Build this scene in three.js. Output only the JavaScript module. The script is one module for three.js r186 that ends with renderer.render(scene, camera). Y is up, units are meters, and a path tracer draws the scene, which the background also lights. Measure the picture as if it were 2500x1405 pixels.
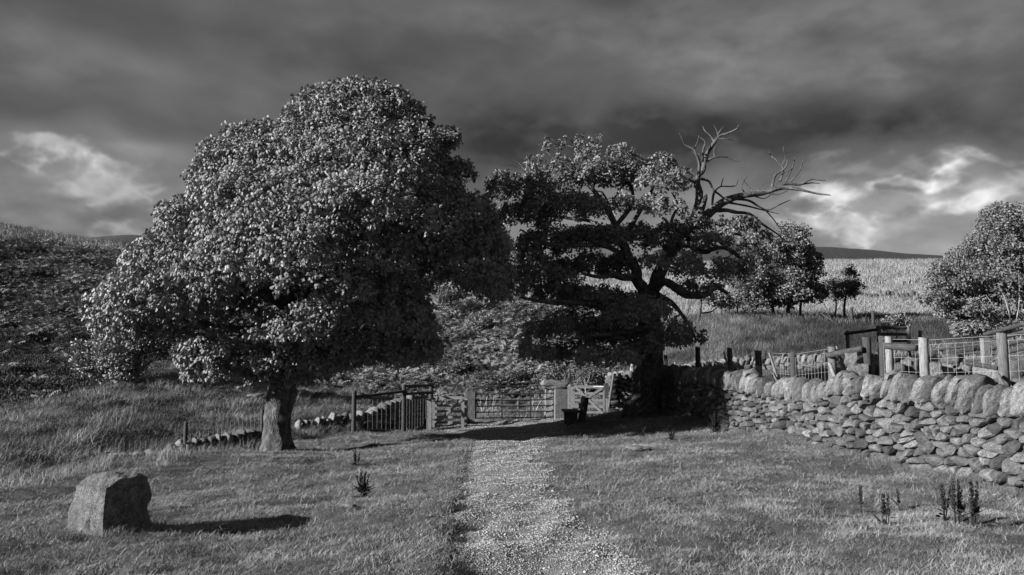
import * as THREE from 'three';
import { mergeGeometries, mergeVertices, toCreasedNormals } from 'three/addons/utils/BufferGeometryUtils.js';
import { createNoise2D, createNoise3D } from 'simplex-noise';

// ---------------------------------------------------------------- camera, sky, sun, exposure
const EYE = 1.65, FOCAL = 2000, HORIZON = 890, CX = 1250, CY = 702.5;
const PITCH = Math.atan((HORIZON - CY) / FOCAL);
const scene = new THREE.Scene();
const camera = new THREE.PerspectiveCamera(2 * Math.atan(CY / FOCAL) * 180 / Math.PI, 2500 / 1405, 0.1, 6000);
camera.position.set(0, EYE, 0);
camera.lookAt(0, EYE + Math.tan(PITCH), -1);
const renderer = new THREE.WebGLRenderer({ antialias: true });
renderer.toneMapping = THREE.LinearToneMapping;
const EXPOSURE = 1.85;
renderer.toneMappingExposure = EXPOSURE;
renderer.shadowMap.enabled = true;
const SUN = new THREE.Vector3(-0.875, 0.305, 0.36).normalize();
const sun = new THREE.DirectionalLight(new THREE.Color().setRGB(1, 1, 1), 5);
sun.position.copy(SUN).multiplyScalar(120);
sun.castShadow = true;
sun.shadow.radius = 1.3;
sun.shadow.mapSize.set(4096, 4096);
Object.assign(sun.shadow.camera, { left: -90, right: 90, top: 70, bottom: -70, near: 1, far: 400 });
scene.add(sun, sun.target);

// ---------------------------------------------------------------- random numbers and noise
function mulberry(seed) { let a = seed >>> 0; return () => { a = (a + 0x6d2b79f5) | 0; let t = Math.imul(a ^ (a >>> 15), 1 | a); t = (t + Math.imul(t ^ (t >>> 7), 61 | t)) ^ t; return ((t ^ (t >>> 14)) >>> 0) / 4294967296; }; }
let rnd = mulberry(7);
const seedRandom = (s) => { rnd = mulberry(s); };
const rr = (a, b) => a + (b - a) * rnd();
const pick = (list) => list[Math.floor(rnd() * list.length) % list.length];
const n2 = createNoise2D(mulberry(11)), n3 = createNoise3D(mulberry(12));
const fbm = (x, y, oct = 4) => { let s = 0, a = 0.5; for (let i = 0; i < oct; i++) { s += a * n2(x, y); x = x * 2.03 + 13.1; y = y * 2.03 - 7.7; a *= 0.5; } return s; };
const fbm3 = (x, y, z, oct = 4) => { let s = 0, a = 0.5; for (let i = 0; i < oct; i++) { s += a * n3(x, y, z); x = x * 2.03 + 5.1; y = y * 2.03 - 7.7; z = z * 2.03 + 3.3; a *= 0.5; } return s; };
const fbm3p = (x, y, z) => { let s = 0, a = 0.5; for (let i = 0; i < 6; i++) { s += a * Math.abs(n3(x, y, z)); x = x * 2.07 + 5.1; y = y * 2.07 - 7.7; z = z * 2.07 + 3.3; a *= 0.52; } return s; };
const clamp = THREE.MathUtils.clamp, lerp = THREE.MathUtils.lerp;
const smooth = (a, b, x) => { const t = clamp((x - a) / (b - a), 0, 1); return t * t * (3 - 2 * t); };
const V = (x, y, z) => new THREE.Vector3(x, y, z);
const grey = (v) => new THREE.Color().setRGB(v, v, v);

// sky: air and broken rain cloud, computed by direction
{
  const W = 4096, H = 2048, data = new Float32Array(W * H * 4);
  const azel = (px, py) => { const az = Math.atan((px - CX) / FOCAL); return [az, Math.atan((HORIZON - py) / FOCAL * Math.cos(az))]; };
  // cloud masses: [px, py, half width, half height, brightness change]
  const masses = [
    [760, 85, 520, 60, -0.030], [1350, 210, 420, 110, -0.022], [150, 235, 280, 55, -0.035], [2000, 300, 560, 70, -0.075], [1500, 320, 400, 90, -0.03], [2420, 330, 180, 60, -0.03],
    [80, 90, 260, 70, 0.04], [1350, 30, 500, 45, 0.04], [1880, 110, 340, 75, 0.088], [2350, 90, 260, 100, 0.045], [2050, 90, 110, 34, -0.085], [620, 190, 260, 45, 0.01],
    [180, 440, 310, 110, 0.088], [250, 432, 80, 40, 0.2], [120, 368, 85, 20, 0.26], [360, 345, 60, 20, 0.07], [290, 550, 64, 28, 0.19], [140, 553, 80, 18, 0.06], [70, 520, 130, 20, 0.03],
    [2280, 530, 430, 115, 0.085], [2280, 530, 430, 115, 0.085], [2055, 482, 62, 28, 0.52], [2290, 432, 85, 17, 0.5], [2440, 470, 130, 40, 0.2], [2090, 556, 84, 24, 0.34], [1960, 545, 70, 25, 0.2], [2400, 505, 84, 24, 0.32], [2150, 405, 150, 14, 0.10], [2380, 395, 90, 10, 0.14],
    [2080, 575, 30, 16, -0.10], [2330, 560, 150, 18, -0.05], [2200, 468, 70, 16, -0.07], [1200, 440, 260, 60, 0.03], [1450, 530, 280, 90, 0.088],
  ].map(([px, py, w, h, v]) => { const [a, e] = azel(px, py); return [a, e, w / FOCAL, h / FOCAL, v]; });
  for (let row = 0; row < H; row++) {
    const el = ((row + 0.5) / H - 0.5) * Math.PI, y = Math.sin(el), c = Math.cos(el);
    for (let col = 0; col < W; col++) {
      const o = (row * W + col) * 4; data[o + 3] = 1;
      const round = ((col + 0.5) / W - 0.5) * 2 * Math.PI, x = Math.cos(round) * c, z = Math.sin(round) * c;
      let v = 0.06;
      if (el > -0.06) {
        const k = 1 / (Math.max(y, 0) + 0.16), wx = n2(x * 1.7, z * 1.7 + y * 3) * 0.4;
        const big = fbm3(x * k * 0.45 + wx, z * k * 0.62, y * 1.1, 4);
        const mid = fbm3(x * 4.2, y * 11 + wx, z * 4.2, 5), fine = fbm3(x * 15, y * 32, z * 15, 4);
        v = 0.122 + 0.055 * big + 0.03 * mid + 0.006 * fine + 0.05 * Math.exp(-Math.pow((el - 0.10) / 0.13, 2)) * (0.7 + 1.1 * mid);
        const az = Math.atan2(x, -z);
        if (Math.abs(az) < 0.9 && el < 0.7) {
          const puff = 0.42 - fbm3p(x * 13, y * 24, z * 13), wa = az + 0.020 * mid + 0.012 * fine, we = el + 0.016 * n3(x * 9, y * 16, z * 9 + 4) + 0.009 * fine;
          for (const [a, e, w, h, b] of masses) {
            const q = ((wa - a) / w) ** 2 + ((we - e) / h) ** 2;
            if (q < 12) v += b * (b > 0.09 ? smooth(0.34, 1.0, Math.exp(-q * 0.5) * 0.95 + 0.75 * puff) * (0.75 + 1.2 * puff) : Math.exp(-q * 0.8) * (1 + 0.8 * fine));
          }
        }
        v = Math.max(v, 0.05 + 0.02 * mid);
      }
      v /= EXPOSURE;
      data[o] = v; data[o + 1] = v; data[o + 2] = v;
    }
  }
  const t = new THREE.DataTexture(data, W, H, THREE.RGBAFormat, THREE.FloatType);
  t.mapping = THREE.EquirectangularReflectionMapping; t.magFilter = THREE.LinearFilter; t.minFilter = THREE.LinearFilter; t.needsUpdate = true;
  scene.background = t; scene.environment = t;
}

// ---------------------------------------------------------------- survey: bearings of the photograph to points of the place
const ct = Math.cos(PITCH), st = Math.sin(PITCH);
function at(px, py, D) {
  const a = (px - CX) / FOCAL, b = (CY - py) / FOCAL, f = ct - b * st;
  return V(a * D / f, EYE + D * (b * ct + st) / f, -D);
}
const bearing = (x, D) => CX + FOCAL * x / D * 0.994;

// ---------------------------------------------------------------- terrain
const COLS = {   // bearing: distance, level of the ground seen at that distance
  '-500': [5.5, 1490, 8, 1322, 11, 1228, 14, 1180, 17, 1225, 20, 1150, 23, 1100, 29, 1020, 36, 1000, 42, 960, 50, 910, 60, 830, 72, 745, 95, 620, 125, 520, 160, 575, 300, 734, 1500, 866],
  0: [5.5, 1490, 8, 1322, 11, 1230, 14, 1180, 17, 1222, 20, 1145, 23, 1088, 27, 1035, 30, 1012, 33, 1022, 36, 1000, 42, 955, 50, 905, 60, 830, 72, 755, 95, 645, 125, 556, 160, 611, 300, 734, 1500, 866],
  250: [5.5, 1490, 8, 1322, 11, 1230, 14, 1175, 17, 1130, 20, 1178, 23, 1105, 26, 1045, 30, 985, 33, 957, 38, 972, 45, 925, 55, 862, 70, 775, 95, 660, 125, 598, 160, 640, 300, 740, 1500, 866],
  450: [5.5, 1490, 8, 1322, 11, 1228, 15, 1160, 19, 1107, 22, 1160, 25, 1078, 28, 1030, 31, 982, 35, 930, 39, 892, 44, 862, 55, 805, 70, 745, 95, 675, 125, 622, 160, 660, 300, 750, 1500, 866],
  680: [5.5, 1490, 8, 1322, 11, 1224, 15, 1155, 20.9, 1104, 24, 1082, 26, 1070, 30, 1020, 34, 985, 38, 962, 43, 940, 50, 900, 60, 850, 75, 790, 95, 728, 125, 672, 160, 700, 300, 750, 1500, 866],
  870: [6.5, 1398, 8.3, 1300, 11.9, 1198, 16.5, 1130, 21, 1097, 28, 1054, 32, 1022, 36, 993, 40, 970, 45, 945, 52, 900, 62, 850, 75, 800, 95, 748, 125, 705, 180, 690, 300, 740, 1500, 866],
  1050: [6.4, 1403, 8.2, 1298, 11, 1202, 17.5, 1106, 23, 1071, 30.5, 1042, 36, 1006, 40, 980, 44, 950, 52, 890, 62, 838, 75, 785, 90, 745, 120, 725, 180, 690, 300, 740, 1500, 866],
  1250: [6.4, 1405, 8.2, 1295, 11, 1199, 17.5, 1100, 22.5, 1060, 31.5, 1027, 36, 1008, 41, 985, 45, 950, 52, 885, 60, 820, 68, 775, 80, 752, 110, 735, 180, 660, 300, 720, 1500, 866],
  1480: [6.4, 1405, 8.2, 1295, 11, 1200, 17, 1090, 22, 1052, 28, 1014, 31, 1012, 36, 1002, 42, 972, 46, 940, 54, 880, 62, 822, 70, 787, 85, 768, 110, 730, 180, 654, 300, 720, 1500, 866],
  1600: [22, 1036, 25.6, 1008, 28, 997, 31, 980, 36, 955],
  1760: [6.4, 1405, 8.2, 1295, 11, 1195, 15, 1105, 19.5, 1053, 20.8, 1030, 28, 965, 36, 916, 40, 876, 45, 842, 52, 803, 57, 788, 62, 783, 75, 768, 90, 730, 180, 648, 300, 720, 1500, 866],
  2000: [6.4, 1405, 8.2, 1298, 12, 1172, 16.3, 1073, 17.6, 1040, 22, 962, 30, 915, 36, 906, 42, 872, 47, 838, 55, 797, 60, 788, 70, 772, 90, 727, 180, 646, 300, 720, 1500, 866],
  2250: [6.4, 1405, 8.2, 1300, 10, 1238, 13.4, 1142, 14.8, 1075, 18, 965, 24, 918, 30, 885, 40, 853, 50, 818, 60, 792, 75, 766, 90, 723, 180, 648, 300, 720, 1500, 866],
  2500: [6.4, 1405, 9, 1268, 11.5, 1194, 12.8, 1110, 15, 958, 19, 892, 25, 867, 32, 852, 42, 832, 55, 806, 75, 770, 90, 723, 180, 645, 300, 720, 1500, 866],
  3000: [6.4, 1405, 9, 1268, 10.5, 1200, 12.8, 1080, 15, 958, 19, 892, 25, 867, 32, 852, 42, 832, 55, 806, 75, 770, 90, 723, 180, 645, 300, 720, 1500, 866],
};
const KV = 0.75;
const controls = [];
for (const [px, list] of Object.entries(COLS)) for (let i = 0; i < list.length; i += 2) controls.push([(px - CX) / FOCAL, Math.log(list[i]) * KV, (HORIZON - list[i + 1]) / FOCAL]);
const spline = (() => {   // smooth surface through the survey points
  const n = controls.length, N = n + 3, A = [], U = (r2) => (r2 > 1e-12 ? r2 * Math.log(r2) : 0);
  for (let i = 0; i < N; i++) A.push(new Float64Array(N + 1));
  for (let i = 0; i < n; i++) {
    for (let j = 0; j < n; j++) A[i][j] = U((controls[i][0] - controls[j][0]) ** 2 + (controls[i][1] - controls[j][1]) ** 2);
    A[i][i] += 1e-5;
    A[i][n] = A[n][i] = 1; A[i][n + 1] = A[n + 1][i] = controls[i][0]; A[i][n + 2] = A[n + 2][i] = controls[i][1]; A[i][N] = controls[i][2];
  }
  for (let c = 0; c < N; c++) {
    let p = c; for (let r = c + 1; r < N; r++) if (Math.abs(A[r][c]) > Math.abs(A[p][c])) p = r;
    [A[c], A[p]] = [A[p], A[c]];
    for (let r = c + 1; r < N; r++) { const f = A[r][c] / A[c][c]; if (f) for (let k = c; k <= N; k++) A[r][k] -= f * A[c][k]; }
  }
  const w = new Float64Array(N);
  for (let r = N - 1; r >= 0; r--) { let s = A[r][N]; for (let k = r + 1; k < N; k++) s -= A[r][k] * w[k]; w[r] = s / A[r][r]; }
  return (u, v) => { let s = w[n] + w[n + 1] * u + w[n + 2] * v; for (let i = 0; i < n; i++) s += w[i] * U((u - controls[i][0]) ** 2 + (v - controls[i][1]) ** 2); return s; };
})();
const table = (pairs) => (x) => { for (let i = 1; i < pairs.length; i++) if (x <= pairs[i][0]) { const [a, p] = pairs[i - 1], [b, q] = pairs[i]; return lerp(p, q, clamp((x - a) / (b - a), 0, 1)); } return pairs[pairs.length - 1][1]; };
const pathLeft = table([[5, -0.45], [6.4, -0.53], [8, -0.66], [10.9, -0.76], [13.5, -0.88], [17.5, -0.97], [20.5, -0.98], [23, -1.5], [26, -1.9], [30, -2.6], [32, -2.6]]);
const pathRight = table([[5, 1.05], [6.4, 0.9], [8, 0.79], [10.9, 0.52], [13.5, 0.5], [17.5, 0.48], [21, 0.85], [26, 2.0], [30, 2.25], [32, 2.2]]);
const leftEdge = (D) => pathLeft(D) + 0.10 * n2(D * 1.3, 3) + 0.05 * n2(D * 5, 9);
const rightEdge = (D) => pathRight(D) + 0.16 * n2(D * 0.9, 23) + 0.06 * n2(D * 4, 29);
const lipOf = table([[-500, 13], [0, 14], [250, 17], [450, 19], [680, 24], [870, 28], [1050, 30.4], [1250, 31.4], [1480, 30]]);
function rawHeight(x, D) {
  const d = Math.max(D, 5.5), u = clamp(x / d, -0.95, 0.95);
  let y = EYE + d * spline(u, Math.log(Math.min(d, 1500)) * KV);
  const rough = clamp((D - 24) / 20, 0, 1) * (x < 1 ? 1 : 0.6);
  y += 0.055 * n2(x * 0.42, D * 0.42) + 0.03 * n2(x * 1.5 + 9, D * 1.5) + 0.007 * n2(x * 5, D * 5) + rough * (0.16 * n2(x * 0.3 + 40, D * 0.3) + 0.08 * n2(x * 0.9, D * 0.9 + 60)) * clamp(D / 40, 0.6, 1.4) * smooth(400, 150, D);
  if (D > 3 && D < 34) {
    const fade = smooth(34, 29, D), lip = 0.028 * smooth(24, 18, D) + 0.012;
    const a = leftEdge(D), b = rightEdge(D);
    const inside = smooth(a - 0.03, a + 0.04, x) * smooth(b + 0.5, b - 0.35, x);
    y -= fade * lip * inside;
    y += fade * 0.018 * Math.exp(-(((x - a + 0.16) / 0.14) ** 2)) * smooth(24, 18, D);
  }
  return y;
}
const gx = [], gd = [];
{ let x = 0; const half = [0]; while (x < 1300) { x += Math.max(0.05, 0.03 * (x - 0.2)); half.push(x); } for (let i = half.length - 1; i > 0; i--) gx.push(-half[i]); gx.push(...half);
  for (const d of [-60, -30, -15, -8, -4, -2, 0, 1.5, 3, 4]) gd.push(d); let d = 4.6; while (d < 1600) { gd.push(d); d += Math.max(0.06, 0.0115 * d); } gd.push(1600); }
const NX = gx.length, ND = gd.length, gy = new Float32Array(NX * ND);
for (let j = 0; j < ND; j++) for (let i = 0; i < NX; i++) gy[j * NX + i] = rawHeight(gx[i], gd[j]);
const cell = (list, v) => { let a = 0, b = list.length - 2; while (a < b) { const m = (a + b + 1) >> 1; if (list[m] <= v) a = m; else b = m - 1; } return a; };
function height(x, z) {
  const D = -z, i = cell(gx, x), j = cell(gd, D), s = clamp((x - gx[i]) / (gx[i + 1] - gx[i]), 0, 1), t = clamp((D - gd[j]) / (gd[j + 1] - gd[j]), 0, 1);
  return lerp(lerp(gy[j * NX + i], gy[j * NX + i + 1], s), lerp(gy[(j + 1) * NX + i], gy[(j + 1) * NX + i + 1], s), t);
}
const ground = (x, z, up = 0) => V(x, height(x, z) + up, z);
function spot(px, D, up = 0) { const x = (px - CX) / FOCAL * D / 0.994; return ground(x, -D, up); }
function hit(px, py, from = 4) { for (let D = from; D < 400; D *= 1.004) { const p = at(px, py, D); if (p.y <= height(p.x, p.z)) return ground(p.x, p.z); } return spot(px, 60); }

// ---------------------------------------------------------------- materials
function noiseTexture(size, fn, srgb = true) {
  const d = new Uint8Array(size * size * 4);
  for (let y = 0; y < size; y++) for (let x = 0; x < size; x++) {
    const v = clamp(fn(x / size, y / size), 0, 1) * 255, o = (y * size + x) * 4; d[o] = d[o + 1] = d[o + 2] = v; d[o + 3] = 255;
  }
  const t = new THREE.DataTexture(d, size, size); t.wrapS = t.wrapT = THREE.RepeatWrapping; t.magFilter = THREE.LinearFilter; t.minFilter = THREE.LinearMipmapLinearFilter; t.generateMipmaps = true;
  if (srgb) t.colorSpace = THREE.SRGBColorSpace; t.needsUpdate = true; return t;
}
const wrap = (fn) => (u, v) => { const a = fn(u, v), b = fn(u - 1, v), c = fn(u, v - 1), d = fn(u - 1, v - 1), s = smooth(0, 1, u), t = smooth(0, 1, v); return lerp(lerp(a, b, s), lerp(c, d, s), t); };
const soilTex = noiseTexture(512, wrap((u, v) => 0.72 + 0.22 * fbm(u * 9, v * 9, 3) + 0.42 * fbm(u * 70, v * 70, 3)));
const stoneTex = noiseTexture(512, wrap((u, v) => { const s = 0.74 + 0.2 * fbm(u * 6, v * 6, 4) + 0.4 * fbm(u * 40, v * 40, 4); const l = fbm(u * 9 + 30, v * 9, 4); return s + (l > 0.24 ? 0.14 * smooth(0.24, 0.34, l) : 0) - (l < -0.24 ? 0.14 * smooth(0.24, 0.4, -l) : 0); }));
const stoneBump = noiseTexture(512, wrap((u, v) => 0.5 + 0.5 * fbm(u * 14, v * 14, 5)), false);
const barkTex = noiseTexture(512, wrap((u, v) => { const l = fbm(u * 5 + 3, v * 3, 4); return 0.68 + 0.4 * fbm(u * 26, v * 6, 4) + 0.25 * smooth(0.08, 0.3, l) - 0.15 * smooth(0.1, 0.3, -l); }));
const barkBump = noiseTexture(512, wrap((u, v) => 0.5 + 0.6 * fbm(u * 24, v * 7, 4)), false);
const woodTex = noiseTexture(256, wrap((u, v) => 0.75 + 0.35 * fbm(u * 30, v * 3, 3) + 0.15 * fbm(u * 8, v * 8, 3)));
const gritTex = noiseTexture(512, wrap((u, v) => 0.72 + 0.5 * fbm(u * 60, v * 60, 3) + 0.16 * fbm(u * 6, v * 6, 3)));
const mat = (v, rough = 0.9, extra = {}) => new THREE.MeshStandardMaterial({ color: grey(v), roughness: rough, metalness: 0, side: THREE.DoubleSide, ...extra });
const leafy = (v, rough) => new THREE.MeshPhysicalMaterial({ color: grey(v), roughness: rough, transmission: 0.25, thickness: 0, side: THREE.DoubleSide });
const M = {
  ground: mat(1, 1, { vertexColors: true, map: soilTex }),
  path: mat(0.33, 1, { map: gritTex, bumpMap: gritTex, bumpScale: 0.012 }),
  gravel: mat(0.34, 0.95), grass: mat(0.19, 0.85), rough: mat(0.19, 0.9), bracken: mat(0.17, 0.85), heather: mat(0.055, 0.95),
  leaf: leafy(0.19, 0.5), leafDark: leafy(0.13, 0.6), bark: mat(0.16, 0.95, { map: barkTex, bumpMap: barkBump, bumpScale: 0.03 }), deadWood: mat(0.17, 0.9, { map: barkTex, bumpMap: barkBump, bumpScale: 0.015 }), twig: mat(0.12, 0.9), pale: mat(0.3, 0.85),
  stone: mat(0.9, 0.95, { vertexColors: true, map: stoneTex, bumpMap: stoneBump, bumpScale: 0.01 }), core: mat(0.04, 1),
  rock: mat(0.3, 0.95, { map: stoneTex, bumpMap: stoneBump, bumpScale: 0.01 }), coping: [0.14, 0.19, 0.25, 0.33].map((v) => mat(v, 0.95, { map: stoneTex, bumpMap: stoneBump, bumpScale: 0.01 })),
  wood: mat(0.22, 0.9, { map: woodTex }), gateWood: mat(0.36, 0.85, { map: woodTex }), darkWood: mat(0.09, 0.9, { map: woodTex }), paleWood: mat(0.4, 0.85, { map: woodTex }), iron: mat(0.022, 0.85), wire: mat(0.42, 0.6), disc: mat(0.8, 0.6), dock: mat(0.02, 0.9), hill: mat(0.06, 1, { map: soilTex }),
};

// ---------------------------------------------------------------- object helpers
const names = new Map();
const numbered = (name) => { const n = names.get(name) ?? 0; names.set(name, n + 1); return n ? `${name}_${String(n).padStart(3, '0')}` : name; };
function mesh(name, geometry, material, parent) { const m = new THREE.Mesh(geometry, material); m.name = name; m.castShadow = m.receiveShadow = true; parent.add(m); return m; }
function tag(o, label, category, group, kind) { o.userData.label = label; o.userData.category = category; if (group) o.userData.group = group; if (kind) o.userData.kind = kind; return o; }
function thing(name, label, category, base, group) { const g = new THREE.Group(); g.name = numbered(name); tag(g, label, category, group, 'thing'); g.position.copy(base); scene.add(g); return g; }
// a part whose geometry is given in the place's own coordinates
function part(name, geometry, material, parent) { const m = mesh(name, geometry, material, parent); for (let p = parent; p && p !== scene; p = p.parent) m.position.sub(p.position); return m; }
function structure(name, geometry, material) { const m = mesh(name, geometry, material, scene); m.userData.kind = 'structure'; return m; }
function copies(name, geometry, material, list, parent, kind = 'stuff') {   // list: [Matrix4, tone]
  const im = new THREE.InstancedMesh(geometry, material, list.length), c = new THREE.Color();
  list.forEach(([m, v], i) => { im.setMatrixAt(i, m); im.setColorAt(i, c.setRGB(v, v, v)); });
  im.name = name; im.castShadow = im.receiveShadow = true; im.userData.kind = kind; parent.add(im);
  for (let p = parent; p && p !== scene; p = p.parent) im.position.sub(p.position);
  return im;
}
const Q = new THREE.Quaternion(), E = new THREE.Euler(), UPV = V(0, 1, 0);
const place = (p, rx, ry, rz, sx, sy = sx, sz = sx) => new THREE.Matrix4().compose(p, new THREE.Quaternion().setFromEuler(E.set(rx, ry, rz, 'YXZ')), V(sx, sy, sz));
function soup(tris) { const g = new THREE.BufferGeometry(); g.setAttribute('position', new THREE.Float32BufferAttribute(tris, 3)); return g; }
const T3 = (out, a, b, c) => out.push(a.x, a.y, a.z, b.x, b.y, b.z, c.x, c.y, c.z);
function softNormals(g, angle = 0.7) { g.deleteAttribute('normal'); return toCreasedNormals(g, angle); }

// tapered limb through points, radii in metres
function limb(points, radii, sides = 8, wobble = 0.06, steps = 5, flare = 0) {
  const curve = new THREE.CatmullRomCurve3(points, false, 'centripetal'), n = Math.max(2, (points.length - 1) * steps), pos = [], uv = [], idx = [];
  const frames = curve.computeFrenetFrames(n, false);
  let len = 0, prev = null;
  for (let i = 0; i <= n; i++) {
    const t = i / n, p = curve.getPoint(t), k = t * (radii.length - 1), a = Math.floor(Math.min(k, radii.length - 2)), r = lerp(radii[a], radii[a + 1], k - a);
    if (prev) len += p.distanceTo(prev); prev = p;
    for (let s = 0; s <= sides; s++) {
      const an = s / sides * Math.PI * 2, c = Math.cos(an), q = Math.sin(an), w = r * (1 + wobble * 2 * n3(p.x * 2 + c * 1.2, p.y * 1.4, p.z * 2 + q * 1.2) + wobble * n3(c * 2.4 + p.x, p.y * 5, q * 2.4) + flare * Math.exp(-t * 11) * (0.5 + 0.5 * Math.cos(an * 5 + Math.sin(an * 2 + 1))));
      pos.push(p.x + (frames.normals[i].x * c + frames.binormals[i].x * q) * w, p.y + (frames.normals[i].y * c + frames.binormals[i].y * q) * w, p.z + (frames.normals[i].z * c + frames.binormals[i].z * q) * w);
      uv.push(s / sides * Math.max(0.3, r * 5), len);
      if (i < n && s < sides) { const o = i * (sides + 1) + s; idx.push(o, o + 1, o + sides + 1, o + 1, o + sides + 2, o + sides + 1); }
    }
  }
  const tip = pos.length / 3, p = curve.getPoint(1); pos.push(p.x, p.y, p.z); uv.push(0, len);
  for (let s = 0; s < sides; s++) idx.push(n * (sides + 1) + s, n * (sides + 1) + s + 1, tip);
  const g = new THREE.BufferGeometry(); g.setAttribute('position', new THREE.Float32BufferAttribute(pos, 3)); g.setAttribute('uv', new THREE.Float32BufferAttribute(uv, 2)); g.setIndex(idx); g.computeVertexNormals(); return g;
}
// squared timber between two points
function bar(a, b, w, h, roll = 0) {
  const d = b.clone().sub(a), len = d.length(), g = new THREE.BoxGeometry(w, len, h, 1, 3, 1), p = g.attributes.position, uv = g.attributes.uv;
  for (let i = 0; i < p.count; i++) { const y = p.getY(i), k = 1 - 0.06 * Math.abs(n2(y * 2 + a.x * 9, a.z)); p.setXYZ(i, p.getX(i) * k + 0.006 * n2(y * 1.5, a.x * 7), y, p.getZ(i) * k); uv.setXY(i, uv.getX(i) * 0.3, uv.getY(i) * len); }
  if (roll) g.rotateY(roll);
  g.applyQuaternion(Q.setFromUnitVectors(UPV, d.normalize())); g.translate((a.x + b.x) / 2, (a.y + b.y) / 2, (a.z + b.z) / 2); g.computeVertexNormals(); return softNormals(g, 0.6);
}
// round fence post with a sawn top, its foot at the origin
function postShape(r, h, lean = 0) {
  const g = new THREE.CylinderGeometry(r * 0.95, r, h, 11, 5), p = g.attributes.position; g.translate(0, h / 2, 0);
  for (let i = 0; i < p.count; i++) { const x = p.getX(i), y = p.getY(i), z = p.getZ(i), k = 1 + 0.07 * n3(x * 9, y * 1.5, z * 9 + r * 50); p.setXYZ(i, x * k + lean * y, y - (y > h - 0.01 ? x * 0.14 : 0), z * k); }
  const uv = g.attributes.uv; for (let i = 0; i < uv.count; i++) uv.setXY(i, uv.getX(i) * 0.5, uv.getY(i) * h);
  g.computeVertexNormals(); return softNormals(g, 0.8);
}
const pole = (a, b, r0, r1 = r0) => limb([a, a.clone().lerp(b, 0.5), b], [r0, (r0 + r1) / 2, r1], 8, 0.05, 3);
// irregular block of stone filling a unit cube
function stoneShape(seed, seg = 3, rounding = 0.55, rough = 0.16, crease = 0.55) {
  let g = mergeVertices(new THREE.BoxGeometry(1, 1, 1, seg, seg, seg).deleteAttribute('uv').deleteAttribute('normal')); const p = g.attributes.position, v = V();
  for (let i = 0; i < p.count; i++) {
    v.fromBufferAttribute(p, i); const s = v.clone().normalize().multiplyScalar(0.62); v.lerp(s, rounding);
    const k = 1 + rough * 1.5 * n3(v.x * 2.1 + seed * 7.3, v.y * 2.1, v.z * 2.1) + rough * 0.5 * n3(v.x * 6 + seed, v.y * 6, v.z * 6); v.multiplyScalar(k); p.setXYZ(i, v.x, v.y, v.z);
  }
  g.computeVertexNormals(); g = toCreasedNormals(g, crease); const q = g.attributes.position, uv = []; for (let i = 0; i < q.count; i++) uv.push(q.getX(i) * 0.5 + q.getZ(i) * 0.37 + seed * 0.31, q.getY(i) * 0.5 + q.getZ(i) * 0.21);
  g.setAttribute('uv', new THREE.Float32BufferAttribute(uv, 2)); return g;
}
const stones = Array.from({ length: 10 }, (_, i) => stoneShape(i + 1, 2, 0.45 + 0.05 * (i % 4), 0.15, 0.9));
// coping stone: a thick slab with a worn round back, thin along z
function copeShape(seed) {
  let g = mergeVertices(new THREE.BoxGeometry(1, 1, 1, 4, 4, 2).deleteAttribute('uv').deleteAttribute('normal')); const p = g.attributes.position, v = V();
  for (let i = 0; i < p.count; i++) {
    v.fromBufferAttribute(p, i); const r = Math.hypot(v.x, v.y), m = Math.max(Math.abs(v.x), Math.abs(v.y)), k0 = v.y > -0.1 ? 0.8 : 0.3; if (r > 0) { const k = lerp(1, m / r * 1.06, k0); v.x *= k; v.y *= k; }
    const edge = smooth(0.3, 0.5, m); v.z *= 1 - 0.5 * edge; v.z += 0.12 * v.y * Math.sin(seed);
    const k = 1 + 0.2 * n3(v.x * 1.8 + seed * 5.1, v.y * 1.8, v.z * 1.8) + 0.08 * n3(v.x * 6 + seed, v.y * 6, v.z * 6); p.setXYZ(i, v.x * k, v.y * k, v.z * (1 + 0.25 * n3(v.x * 3, v.y * 3 + seed, v.z)));
  }
  g.computeVertexNormals(); g = toCreasedNormals(g, 1.25); const q = g.attributes.position, uv = []; for (let i = 0; i < q.count; i++) uv.push(q.getX(i) * 0.45 + q.getZ(i) * 0.2 + seed * 0.31, q.getY(i) * 0.4 + q.getZ(i) * 0.21);
  g.setAttribute('uv', new THREE.Float32BufferAttribute(uv, 2)); return g;
}
const copes = Array.from({ length: 9 }, (_, i) => copeShape(i * 1.7 + 2));
const boulders = Array.from({ length: 5 }, (_, i) => stoneShape(i + 31, 6, 0.55, 0.1, 0.9));

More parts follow.
